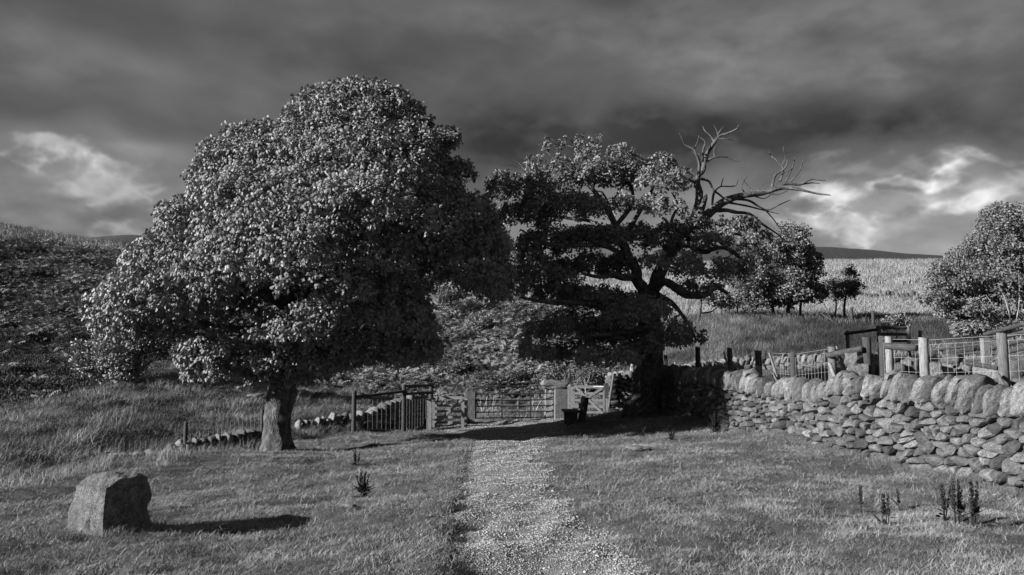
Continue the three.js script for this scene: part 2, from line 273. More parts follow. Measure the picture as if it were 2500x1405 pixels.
// ---------------------------------------------------------------- ground, path, far hills
const zoneTone = (x, D) => {   // colour of the soil and turf under the plants
  const b = bearing(x, D) + 60 * n2(x * 0.2, D * 0.2), patch = fbm(x * 0.3, D * 0.3, 4), fine = fbm(x * 2.2, D * 2.2, 3);
  let v = 0.115 + 0.045 * patch + 0.03 * fine; if (D > 30) D += 5 * n2(x * 0.11 + 5, D * 0.11);
  if (b < 1500 && D > lipOf(b)) { v = 0.10 + 0.05 * patch; if (b < 380 && D > 31 && D < 64) v = 0.045 + 0.02 * patch; else if (D > 44) v = 0.07 + 0.03 * patch; if (D > 106 && b < 900) v = 0.24; if (D > 84 && b >= 900) v = 0.26; }
  if (b >= 1500 && D > 31) { v = 0.13 + 0.05 * patch; if (D > 58) v = 0.25 + 0.06 * patch; }
  return Math.max(0.03, v);
};
{
  const pos = new Float32Array(NX * ND * 3), col = new Float32Array(NX * ND * 3), uv = new Float32Array(NX * ND * 2), idx = [];
  for (let j = 0; j < ND; j++) for (let i = 0; i < NX; i++) {
    const o = j * NX + i, v = zoneTone(gx[i], Math.max(gd[j], 1)) * 1.35; pos.set([gx[i], gy[o], -gd[j]], o * 3); col.set([v, v, v], o * 3); uv.set([gx[i] * 0.31, gd[j] * 0.31], o * 2);
    if (i < NX - 1 && j < ND - 1) idx.push(o, o + 1, o + NX, o + 1, o + NX + 1, o + NX);
  }
  const g = new THREE.BufferGeometry(); g.setAttribute('position', new THREE.BufferAttribute(pos, 3)); g.setAttribute('color', new THREE.BufferAttribute(col, 3)); g.setAttribute('uv', new THREE.BufferAttribute(uv, 2)); g.setIndex(idx); g.computeVertexNormals();
  structure('ground', g, M.ground).userData.label = 'rough pasture rising to bracken hillsides';
}
{
  const rows = [], A = 44; for (let D = 3.2; D < 33.5; D += Math.max(0.07, D * 0.009)) rows.push(D);
  const pos = [], uv = [], idx = [];
  rows.forEach((D, j) => { for (let i = 0; i <= A; i++) { const l = leftEdge(D) + 0.035, r = rightEdge(D) - 0.02, x = lerp(l, r, i / A), edge = Math.min(1, Math.min(i, A - i) / 2); pos.push(x, height(x, -D) + lerp(-0.012, 0.012, edge) + 0.006 * n2(x * 6, D * 6) * edge, -D); uv.push(x * 0.8, D * 0.8);
    if (j < rows.length - 1 && i < A) { const o = j * (A + 1) + i; idx.push(o, o + 1, o + A + 1, o + 1, o + A + 2, o + A + 1); } } });
  const g = new THREE.BufferGeometry(); g.setAttribute('position', new THREE.Float32BufferAttribute(pos, 3)); g.setAttribute('uv', new THREE.Float32BufferAttribute(uv, 2)); g.setIndex(idx); g.computeVertexNormals();
  structure('path', g, M.path).userData.label = 'pale gravel track running to the gates';
}
function farHill(crest, D0) {   // moorland ridge seen beyond the fields
  const pos = [], uv = [], idx = [], n = crest.length - 1, A = 120, B = 16, tops = table(crest);
  for (let j = 0; j <= B; j++) for (let i = 0; i <= A; i++) {
    const px = lerp(crest[0][0], crest[n][0], i / A), k = j / B, D = lerp(D0 * 0.72, D0 * 1.25, k), x = (px - CX) / FOCAL * D0, top = EYE + D0 * (HORIZON - tops(px)) / FOCAL, shape = Math.sin(Math.min(1, k / 0.55) * Math.PI / 2);
    pos.push(x, lerp(-15, top, k < 0.55 ? shape : 1 - (k - 0.55) * 0.25) + 1.2 * fbm(x * 0.02, D * 0.02, 4), -D); uv.push(x * 0.02, D * 0.02);
    if (i < A && j < B) { const o = j * (A + 1) + i; idx.push(o, o + 1, o + A + 1, o + 1, o + A + 2, o + A + 1); }
  }
  const g = new THREE.BufferGeometry(); g.setAttribute('position', new THREE.Float32BufferAttribute(pos, 3)); g.setAttribute('uv', new THREE.Float32BufferAttribute(uv, 2)); g.setIndex(idx); g.computeVertexNormals();
  structure(numbered('hill'), g, M.hill).userData.label = 'dark moorland ridge on the skyline';
}
farHill([[1200, 690], [1500, 640], [1800, 590], [2020, 602], [2150, 613], [2270, 622], [2500, 632], [3000, 670]], 560);
farHill([[-300, 640], [100, 590], [265, 577], [330, 572], [600, 590], [1000, 690]], 640);

// ---------------------------------------------------------------- dry stone walls
function clipPoly(poly, nx, ny, c) {   // keep nx*x + ny*y <= c
  const out = []; for (let i = 0; i < poly.length; i++) { const a = poly[i], b = poly[(i + 1) % poly.length], da = nx * a[0] + ny * a[1] - c, db = nx * b[0] + ny * b[1] - c; if (da <= 0) out.push(a); if (da * db < 0) { const t = da / (da - db); out.push([a[0] + t * (b[0] - a[0]), a[1] + t * (b[1] - a[1])]); } } return out;
}
// path: list of [x, z, wall height above ground]; stones on the side to the left of the walking direction when side = 1
function stoneWall(name, label, group, line, opt) {
  const { side = 1, w0 = 0.24, w1 = w0, row0 = 0.14, row1 = row0, cope = 0.3, copeEvery = 0.17, copeLean = 0.25, most = 300, thick = 0.5, tone = 0.26, seed = 1, cap = true, ends = 0 } = opt;
  seedRandom(seed);
  const pts = line.map(([x, z]) => V(x, 0, z)), acc = [0]; for (let i = 1; i < pts.length; i++) acc.push(acc[i - 1] + pts[i].distanceTo(pts[i - 1]));
  const L = acc[acc.length - 1], curve = (s) => { let i = 1; while (i < acc.length - 1 && acc[i] < s) i++; const t = (s - acc[i - 1]) / (acc[i] - acc[i - 1]), p = pts[i - 1].clone().lerp(pts[i], t); const h = lerp(line[i - 1][2], line[i][2], clamp(t, 0, 1)); return { p, h, d: pts[i].clone().sub(pts[i - 1]).normalize() }; };
  const frame = (s) => { const { p, h } = curve(clamp(s, 0, L)), d = curve(clamp(s + 0.35, 0, L)).p.sub(curve(clamp(s - 0.35, 0, L)).p).normalize(), n = V(d.z, 0, -d.x).multiplyScalar(side); return { p, h, d, n, y: height(p.x, p.z) }; };
  const g0 = frame(L / 2).p; g0.y = height(g0.x, g0.z);
  const root = thing(name, label, 'stone wall', g0, group);
  // stone faces: cells of a relaxed random packing
  const sites = [], ST = 1.55;
  for (let s = 0; s < L;) {
    const k = s / L, w = lerp(w0, w1, k), row = lerp(row0, row1, k), f = frame(s), top = f.h - cope * 0.8;
    for (let y = -0.12, r = 0; y < top + row; y += row * rr(0.8, 1.2), r++) if (rnd() > 0.12) sites.push([s + rr(-0.42, 0.42) * w + (r % 2) * w * 0.5, (y + rr(-0.3, 0.3) * row) * ST, w]);
    s += w * rr(0.85, 1.15);
  }
  const bucket = new Map(), B = 0.5, key = (a, b) => a * 1000 + b;
  sites.forEach((q, i) => { const k = key(Math.floor(q[0] / B), Math.floor(q[1] / B) + 50); (bucket.get(k) ?? bucket.set(k, []).get(k)).push(i); });
  const made = [];
  sites.forEach((q, i) => {
    const R = 0.6; let poly = [[q[0] - R, q[1] - R], [q[0] + R, q[1] - R], [q[0] + R, q[1] + R], [q[0] - R, q[1] + R]];
    const bi = Math.floor(q[0] / B), bj = Math.floor(q[1] / B) + 50;
    for (let a = -2; a <= 2; a++) for (let b = -2; b <= 2; b++) for (const j of bucket.get(key(bi + a, bj + b)) ?? []) if (j !== i) { const dx = sites[j][0] - q[0], dy = sites[j][1] - q[1]; poly = clipPoly(poly, dx, dy, dx * (q[0] + dx / 2) + dy * (q[1] + dy / 2)); }
    const f = frame(q[0]); poly = clipPoly(poly, 0, 1, (f.h - cope * 0.7) * ST); poly = clipPoly(poly, 1, 0, L); poly = clipPoly(poly, -1, 0, 0); poly = clipPoly(poly, 0, -1, 0.22 * ST);
    if (poly.length < 3) return;
    let area = 0; poly.forEach((p, k) => { const r = poly[(k + 1) % poly.length]; area += p[0] * r[1] - r[0] * p[1]; }); area = Math.abs(area / 2 / ST);
    if (area < 0.002) return;
    // round the corners once, pull the outline in for the joint
    const cx = poly.reduce((a, p) => a + p[0], 0) / poly.length, cy = poly.reduce((a, p) => a + p[1], 0) / poly.length, ring = [];
    const pinch = rr(0.82, 0.94);
    for (let k = 0; k < poly.length; k++) { const a = poly[k], b = poly[(k + 1) % poly.length]; if (Math.hypot(a[0] - b[0], (a[1] - b[1])) < 0.02) continue; for (const t of [0.2, 0.8]) ring.push([(lerp(a[0], b[0], t) - cx) * pinch + rr(-0.006, 0.006), ((lerp(a[1], b[1], t) - cy) * pinch) / ST + rr(-0.006, 0.006)]); }
    if (ring.length < 5) return;
    const size = Math.sqrt(area), out = rr(-0.03, 0.035), tx = rr(-0.5, 0.5), ty = rr(-0.45, 0.5), bulge = size * rr(0.08, 0.24), ccx = cx, ccy = cy / ST;
    const f0 = frame(ccx), batter = 0.09;
    const P = (u, v, o) => { const y = ccy + v, h = clamp(y, 0, 2); return V(f0.p.x + f0.d.x * u + f0.n.x * (thick / 2 + o - batter * h), f0.y + y, f0.p.z + f0.d.z * u + f0.n.z * (thick / 2 + o - batter * h)); };
    const A = ring.map(([u, v]) => P(u, v, out - 0.11)), Bq = ring.map(([u, v]) => P(u * 0.99, v * 0.99, out - 0.012 + tx * u * 0.5 + ty * v * 0.5)), C = ring.map(([u, v]) => P(u * 0.74, v * 0.74, out + bulge * 0.75 + tx * u + ty * v + rr(-0.008, 0.008))), O = P(rr(-0.1, 0.1) * size, rr(-0.1, 0.1) * size, out + bulge);
    const tris = [], n = ring.length;
    for (let k = 0; k < n; k++) { const l = (k + 1) % n; T3(tris, A[k], A[l], Bq[k]); T3(tris, A[l], Bq[l], Bq[k]); T3(tris, Bq[k], Bq[l], C[k]); T3(tris, Bq[l], C[l], C[k]); T3(tris, C[k], C[l], O); }
    let g = mergeVertices(soup(tris), 1e-4); g = toCreasedNormals(g, 0.75);
    const p = g.attributes.position, uv = [], col = [], v = tone * clamp(1 + 0.35 * n2(ccx * 3.1 + seed, ccy * 7) + rr(-0.42, 0.45), 0.35, 1.8), ou = rnd(), ov = rnd();
    for (let k = 0; k < p.count; k++) { const x = p.getX(k) - f0.p.x, z = p.getZ(k) - f0.p.z; uv.push((x * f0.d.x + z * f0.d.z) * 0.9 + ou, p.getY(k) * 0.9 + (x * f0.n.x + z * f0.n.z) * 0.6 + ov); col.push(v, v, v); }
    g.setAttribute('uv', new THREE.Float32BufferAttribute(uv, 2)); g.setAttribute('color', new THREE.Float32BufferAttribute(col, 3));
    const mid = f0.p; made.push([area / (mid.x * mid.x + mid.z * mid.z), g]);
  });
  made.sort((a, b) => b[0] - a[0]);
  for (const [, g] of made.slice(0, most)) part('stone', g, M.stone, root);
  if (made.length > most) part('small_stones', mergeGeometries(made.slice(most).map((q) => q[1])), M.stone, root).userData.kind = 'stuff';
  // packing behind the faces
  { const tris = [], step = 0.5, sec = []; for (let s = 0; s <= L + 1e-6; s += Math.min(step, Math.max(L / 3, 0.1))) { const f = frame(Math.min(s, L)), H = f.h - cope * 0.75, q = (o, y) => V(f.p.x + f.n.x * o, f.y + y, f.p.z + f.n.z * o); sec.push([q(thick / 2 - 0.085, -0.25), q(thick / 2 - 0.09 - 0.09 * H, H), q(-thick / 2 + 0.09 * H, H), q(-thick / 2, -0.25)]); }
    for (let i = 1; i < sec.length; i++) for (let k = 0; k < 4; k++) { const l = (k + 1) % 4; T3(tris, sec[i - 1][k], sec[i - 1][l], sec[i][k]); T3(tris, sec[i - 1][l], sec[i][l], sec[i][k]); }
    for (const e of [sec[0], sec[sec.length - 1]]) { T3(tris, e[0], e[1], e[2]); T3(tris, e[0], e[2], e[3]); }
    part('packing', soup(tris), M.core, root); }
  // end faces built of larger stones
  for (const e of [[ends & 1, 0, -1], [ends & 2, L, 1]]) if (e[0]) { const f = frame(e[1]); for (let y = 0.02; y < f.h - cope * 0.8;) { const h = rr(0.1, 0.2); let o = -thick / 2 + 0.05 * y; while (o < thick / 2 - 0.08) { const w = rr(0.16, 0.34), m = part('stone', pick(stones), pick(M.coping), root); const c = f.p.clone().addScaledVector(f.d, e[2] * 0.02).addScaledVector(f.n, o + w / 2); m.position.add(V(c.x, f.y + y + h / 2, c.z)); m.scale.set(w * 1.15, h * 1.15, 0.3); m.rotation.set(rr(-0.08, 0.08), Math.atan2(f.d.x, f.d.z), rr(-0.1, 0.1)); o += w; } y += h; } }
  // upright coping stones
  if (cap) for (let s = 0.05; s < L;) {
    const f = frame(s), w = copeEvery * rr(0.65, 1.5), h = cope * rr(0.85, 1.3) * (1 + 0.15 * n2(s * 0.8, seed)), m = mesh('coping_stone', pick(copes), pick(M.coping), root);
    m.position.set(f.p.x + f.n.x * rr(-0.03, 0.03), f.y + f.h - cope * 0.8 + h * 0.42, f.p.z + f.n.z * rr(-0.03, 0.03)).addScaledVector(f.d, w / 2).sub(root.position);
    m.rotation.order = 'YXZ'; m.rotation.set(copeLean * rr(0.3, 1.6) * (rnd() < 0.9 ? 1 : -0.6), Math.atan2(f.d.x, f.d.z) + rr(-0.12, 0.12), rr(-0.12, 0.12)); m.scale.set((thick - 0.05) * rr(0.95, 1.2), h * 1.25, w * 1.1);
    s += w;
  }
  return { root, frame, L };
}
const wallPt = (px, D, top) => { const p = spot(px, D); return [p.x, p.z, Math.max(0.3, at(px, top, D).y - p.y)]; };
// main wall: from beyond the frame's edge on the right to the trunk of the half-dead tree
const fieldWall = stoneWall('field_wall', 'long lichened dry stone wall with leaning coping stones beside the pasture', 'dry stone walls', [wallPt(2900, 9.6, 985), wallPt(2660, 10.6, 968), wallPt(2500, 11.5, 962), wallPt(2400, 12.3, 964), wallPt(2370, 12.5, 946), wallPt(2270, 13.3, 937), wallPt(2180, 14.1, 934), wallPt(2090, 14.9, 927), wallPt(2040, 15.6, 929), wallPt(2022, 15.8, 942), wallPt(1970, 16.7, 946), wallPt(1900, 18, 940), wallPt(1820, 19.3, 925), wallPt(1750, 20.8, 913), wallPt(1690, 23.5, 911), wallPt(1620, 27.2, 908), wallPt(1590, 29.5, 908)], { side: 1, w0: 0.27, w1: 0.165, row0: 0.135, row1: 0.105, cope: 0.3, copeEvery: 0.2, copeLean: -0.32, seed: 5, tone: 0.21 });
stoneWall('field_wall', 'short dry stone wall end between the wooden gate and the half-dead tree', 'dry stone walls', [wallPt(1582, 31.2, 912), wallPt(1545, 31.0, 912), wallPt(1488, 30.8, 916)], { side: 1, w0: 0.22, row0: 0.13, cope: 0.18, copeEvery: 0.2, copeLean: 0.1, seed: 8, tone: 0.33, ends: 2 });
stoneWall('fold_wall', 'low far dry stone wall crossing the paddock below the grassy bank', 'dry stone walls', [wallPt(2140, 33.5, 868), wallPt(2010, 35, 868), wallPt(1900, 36.5, 876), wallPt(1800, 37, 880), wallPt(1700, 36, 892), wallPt(1610, 35, 906)], { side: 1, w0: 0.34, row0: 0.19, cope: 0.3, copeEvery: 0.2, copeLean: -0.3, seed: 9, tone: 0.2, most: 120 });
stoneWall('garden_wall', 'dry stone wall climbing to the small wooden gate, leaning coping stones on top', 'dry stone walls', [wallPt(1046, 30.7, 968), wallPt(1030, 30.6, 966), wallPt(1000, 30.2, 970), wallPt(960, 29.6, 986), wallPt(905, 29, 1008), wallPt(870, 28.6, 1014), wallPt(810, 28.2, 1026), wallPt(745, 27.8, 1044)], { side: 1, w0: 0.28, row0: 0.15, cope: 0.26, copeEvery: 0.18, copeLean: -0.4, seed: 14, tone: 0.28, ends: 1, most: 220 });
stoneWall('ditch_wall', 'sunken stone wall top of upright stones behind the sycamore trunk', 'dry stone walls', [wallPt(660, 24.5, 1062), wallPt(600, 23.6, 1068), wallPt(540, 23.2, 1076), wallPt(470, 22.8, 1088), wallPt(440, 22.6, 1100)], { side: 1, w0: 0.3, row0: 0.2, cope: 0.3, copeEvery: 0.2, copeLean: -0.2, seed: 15, tone: 0.28, most: 60 });
stoneWall('ditch_wall', 'broken stones of sunken wall near the short left fence post', 'dry stone walls', [wallPt(400, 21.4, 1104), wallPt(340, 20.8, 1116), wallPt(280, 20.2, 1124)], { side: 1, w0: 0.3, row0: 0.2, cope: 0.26, copeEvery: 0.24, copeLean: -0.2, seed: 16, tone: 0.26, most: 40 });
stoneWall('hill_wall', 'distant thin wall crossing the pale hill field between the trees', 'dry stone walls', [wallPt(2300, 88, 716), wallPt(2200, 88, 717), wallPt(2090, 88, 718), wallPt(1990, 88, 719)], { side: 1, w0: 0.9, row0: 0.4, cope: 0.5, copeEvery: 0.42, copeLean: -0.1, seed: 17, tone: 0.12, most: 60, thick: 0.6 });

console.log('walls done');

// ---------------------------------------------------------------- foliage shapes
const leafOutline = [[0, 0], [0.32, 0.1], [0.5, 0.42], [0.26, 0.52], [0.3, 0.8], [0, 1.05], [-0.3, 0.8], [-0.26, 0.52], [-0.5, 0.42], [-0.32, 0.1]];
function leafInto(out, p, tip, normal, size, outline = leafOutline, fold = 0.12) {
  const y = tip.clone().normalize(), x = y.clone().cross(normal).normalize(), z = x.clone().cross(y);
  const q = outline.map(([a, b]) => p.clone().addScaledVector(x, a * size).addScaledVector(y, b * size).addScaledVector(z, (-Math.abs(a) * fold * 2 - b * b * fold) * size)), c = p.clone().addScaledVector(y, 0.42 * size).addScaledVector(z, 0.03 * size);
  for (let i = 0; i < q.length; i++) T3(out, c, q[i], q[(i + 1) % q.length]);
}
// spray of hanging leaves; local z points out of the crown
function spray(count, size, spread, outline = leafOutline, droop = 0.75) {
  const out = [];
  for (let i = 0; i < count; i++) {
    const p = V(rr(-1, 1), rr(-0.8, 0.8), rr(-0.7, 0.7)).multiplyScalar(spread), tip = V(rr(-0.9, 0.9), -droop + rr(-0.5, 0.7), rr(-0.3, 0.9)), n = V(rr(-1.1, 1.1), rr(-0.2, 1.0), rr(0.0, 1));
    leafInto(out, p, tip, n, size * rr(0.7, 1.25), outline);
  }
  return soup(out);
}
seedRandom(21);
const smallLeaf = [[0, 0], [0.3, 0.35], [0.2, 0.8], [0, 1], [-0.2, 0.8], [-0.3, 0.35]];
const SPRAY = [spray(9, 0.088, 0.16), spray(9, 0.088, 0.16), spray(10, 0.08, 0.17)];
const SMALL = [spray(10, 0.12, 0.22, smallLeaf, 0.2), spray(10, 0.12, 0.22, smallLeaf, 0.3)];
const FINE = [spray(12, 0.075, 0.16, smallLeaf, 0.1)];

const facing = (p, dir, tilt, s) => { const yaw = Math.atan2(dir.x, dir.z); return place(p, -clamp(dir.y, -0.6, 0.9) * tilt + rr(-0.35, 0.35), yaw + rr(-0.7, 0.7), rr(-0.4, 0.4), s); };
// leaves over one bough-end clump: a flattened cushion, dense above and outside
function cushion(list, c, rx, ry, rz, heart, count, tone, scale = 1) {
  for (let i = 0; i < count; i++) {
    const th = rr(0, Math.PI * 2), cz = rr(-0.45, 1), s = Math.sqrt(1 - cz * cz), d = V(s * Math.cos(th), cz, s * Math.sin(th));
    const k = 0.62 + 0.42 * Math.sqrt(rnd()), p = V(c.x + d.x * rx * k, c.y + d.y * ry * k - 0.12 * ry * (d.x * d.x + d.z * d.z), c.z + d.z * rz * k);
    const out = d.clone().multiplyScalar(0.7).add(p.clone().sub(heart).normalize()); if (d.clone().dot(p.clone().sub(heart)) < -0.3 && rnd() < 0.75) continue;
    list.push([facing(p, out.normalize(), 0.8, scale * rr(0.8, 1.2)), tone * rr(0.75, 1.25)]);
  }
}
function leaves(root, list, shapes, material, name = 'crown') {
  shapes.forEach((g, i) => { const sub = list.filter((_, k) => k % shapes.length === i); if (sub.length) copies(name, g, material, sub, root); });
}
const limbPx = (pts, D, wander, phase) => { const P = []; let dz = 0; pts.forEach(([x, y, w, z], i) => { dz = z ?? (i ? dz + wander * rr(-1, 1) + wander * 0.25 * (phase || 0) : 0); P.push(at(x, y, D + dz)); }); return limb(P, pts.map((q) => Math.max(0.006, (q[2] ?? 4) * D / FOCAL / 2)), Math.max(5, Math.min(16, Math.round((pts[0][2] ?? 4) * 0.6))), 0.1, 4); };

// ---------------------------------------------------------------- the large sycamore
function insidePoly(poly, x, y) { let r = false; for (let i = 0, j = poly.length - 1; i < poly.length; j = i++) { const [ax, ay] = poly[i], [bx, by] = poly[j]; if ((ay > y) !== (by > y) && x < ((bx - ax) * (y - ay)) / (by - ay) + ax) r = !r; } return r; }
function edgeDist(poly, x, y) { let m = 1e9; for (let i = 0, j = poly.length - 1; i < poly.length; j = i++) { const [ax, ay] = poly[i], [bx, by] = poly[j], t = clamp(((x - ax) * (bx - ax) + (y - ay) * (by - ay)) / ((bx - ax) ** 2 + (by - ay) ** 2), 0, 1); m = Math.min(m, Math.hypot(ax + t * (bx - ax) - x, ay + t * (by - ay) - y)); } return m; }
{
  seedRandom(31);
  const D = 20.9, S = D / FOCAL, foot = spot(680, D);
  const root = thing('sycamore_tree', 'large full-leaved spreading sycamore with short grey trunk', 'tree', foot);
  const base = foot.clone(); base.y -= 0.15;
  const trunkPts = [[679, 1114, 84], [677, 1088, 68], [676, 1050, 62], [680, 1000, 60], [690, 950, 68], [703, 900, 64], [712, 840, 60], [716, 770, 52], [738, 660, 40], [785, 510, 28], [835, 380, 14], [860, 300, 6]];
  const tp = trunkPts.map(([x, y], i) => at(x, y, D + (i > 7 ? 0.1 * i - 0.7 : 0))); tp[0].y = base.y;
  part('trunk', limb(tp, trunkPts.map((q) => q[2] * S / 2), 30, 0.07, 8, 0.5), M.bark, root);
  const boughs = [
    [[712, 800, 36, 0], [690, 745, 30, -0.5], [640, 715, 26, -1.2], [590, 700, 22, -1.8], [540, 692, 18, -2.2], [440, 680, 12, -2.6], [340, 690, 6, -2.4]],
    [[708, 830, 30, 0], [660, 812, 24, -0.6], [600, 806, 20, -1.2], [530, 800, 18, -1.6], [470, 790, 12, -2], [360, 780, 9, -1.6], [270, 780, 5, -1]],
    [[716, 800, 30, 0], [790, 760, 24, -0.8], [870, 740, 18, -1.6], [980, 760, 10, -2.2], [1040, 800, 5, -2.4]],
    [[722, 740, 30, 0], [820, 650, 24, 0.3], [940, 610, 18, 0.4], [1080, 610, 12, 0], [1190, 660, 6, 0]],
    [[735, 670, 26, 0], [680, 560, 20, 0.6], [600, 470, 14, 0.8], [530, 400, 6, 0.6]], [[770, 560, 20, 0], [860, 480, 15, -0.6], [980, 420, 10, -0.6], [1080, 370, 4, -0.3]],
    [[716, 780, 26, 0], [740, 700, 22, 1.4], [760, 620, 14, 3.0], [700, 560, 6, 4.0]], [[716, 790, 24, 0], [690, 760, 18, 1.4], [600, 740, 12, 3.2], [500, 700, 6, 4.4]],
    [[712, 860, 20, 0], [780, 850, 14, -1], [880, 840, 8, -1.8], [960, 850, 4, -2]], [[706, 880, 18, 0], [640, 870, 12, -0.8], [540, 870, 6, -1.2]],
  ];
  for (const b of boughs) part('bough', limbPx(b, D, 0.3), M.bark, root);
  const outline = [[862, 190], [950, 200], [1005, 232], [1040, 285], [1046, 318], [1106, 306], [1118, 338], [1074, 380], [1142, 394], [1160, 432], [1112, 464], [1176, 470], [1204, 515], [1228, 585], [1234, 640], [1244, 690], [1236, 735], [1190, 738], [1140, 714], [1080, 685], [1040, 662], [1018, 700], [1045, 760], [1055, 812], [1086, 868], [1075, 880], [1010, 893], [960, 897], [900, 884], [830, 902], [790, 922], [735, 945], [650, 942], [590, 938], [520, 932], [458, 922], [442, 880], [430, 850], [446, 815], [385, 826], [335, 842], [275, 842], [240, 815], [213, 763], [222, 718], [266, 694], [296, 644], [328, 594], [404, 548], [386, 512], [404, 496], [474, 466], [450, 412], [488, 410], [496, 354], [512, 336], [556, 346], [554, 306], [604, 297], [644, 297], [706, 292], [712, 245], [722, 230], [745, 213], [775, 216], [830, 200]];
  const hollows = [[640, 738, 125, 66], [540, 798, 100, 34], [1010, 640, 40, 30], [1090, 660, 60, 28], [760, 330, 60, 10], [900, 545, 90, 14], [840, 800, 50, 22], [620, 600, 60, 14], [980, 470, 60, 12], [930, 300, 70, 22], [1080, 430, 60, 26], [690, 430, 60, 22], [500, 570, 60, 24], [420, 650, 50, 24], [860, 650, 70, 26], [1150, 570, 40, 26], [780, 860, 60, 20], [400, 770, 40, 20], [560, 400, 40, 18], [990, 830, 40, 26]];
  const clumps = [], heartAt = (p) => V(foot.x + 0.2, Math.min(p.y - 0.3, 6.0), -D);
  for (let tries = 0; tries < 16000; tries++) {
    const x = rr(190, 1250), y = rr(180, 950); if (!insidePoly(outline, x, y)) continue;
    const e = edgeDist(outline, x, y); if (e < 14) continue;
    const full = (rnd() < 2 ? 4.2 : 1) * Math.sqrt(1 - (1 - Math.min(e / 330, 1)) ** 2) * clamp((1010 - y) / 260, 0.55, 1) * clamp((y - 60) / 420, 0.5, 1), sgn = rnd() < 0.58 ? -1 : 1, dz = sgn * full * (sgn > 0 ? 0.8 : 1) * (0.6 + 0.46 * Math.sqrt(rnd()));
    if (sgn < 0 && hollows.some(([hx, hy, hw, hh]) => ((x - hx) / hw) ** 2 + ((y - hy) / hh) ** 2 < 1)) continue;
    const p = at(x, y, D + dz), r = Math.min(rr(0.34, 0.92), e * S * 1.0 + 0.05);
    if (clumps.some((q) => q.p.distanceTo(p) < 0.5 * (q.r + r))) continue;
    clumps.push({ p, r });
  }
  const list = [];
  for (const { p, r } of clumps) cushion(list, p, r * 1.14, r * 0.62, r * 1.14, heartAt(p), Math.round(165 * r * r + 10), 1 + 0.12 * n3(p.x, p.y, p.z));
  for (let i = 0; i < 3600;) { const x = rr(220, 1240), y = rr(200, 930); if (!insidePoly(outline, x, y)) continue; const e = edgeDist(outline, x, y); if (e < 40) continue; const full = 2.6 * Math.sqrt(1 - (1 - Math.min(e / 330, 1)) ** 2) * clamp((1010 - y) / 260, 0.4, 1); if (hollows.some(([hx, hy, hw, hh]) => ((x - hx) / hw) ** 2 + ((y - hy) / hh) ** 2 < 1)) { i++; continue; } list.push([facing(at(x, y, D + rr(-0.6, 1) * full), V(rr(-1, 1), rr(-0.3, 0.6), 1), 0.6, rr(0.9, 1.4)), 1]); i++; }
  leaves(root, list, SPRAY, M.leaf);
  console.log('sycamore', clumps.length, list.length);
}

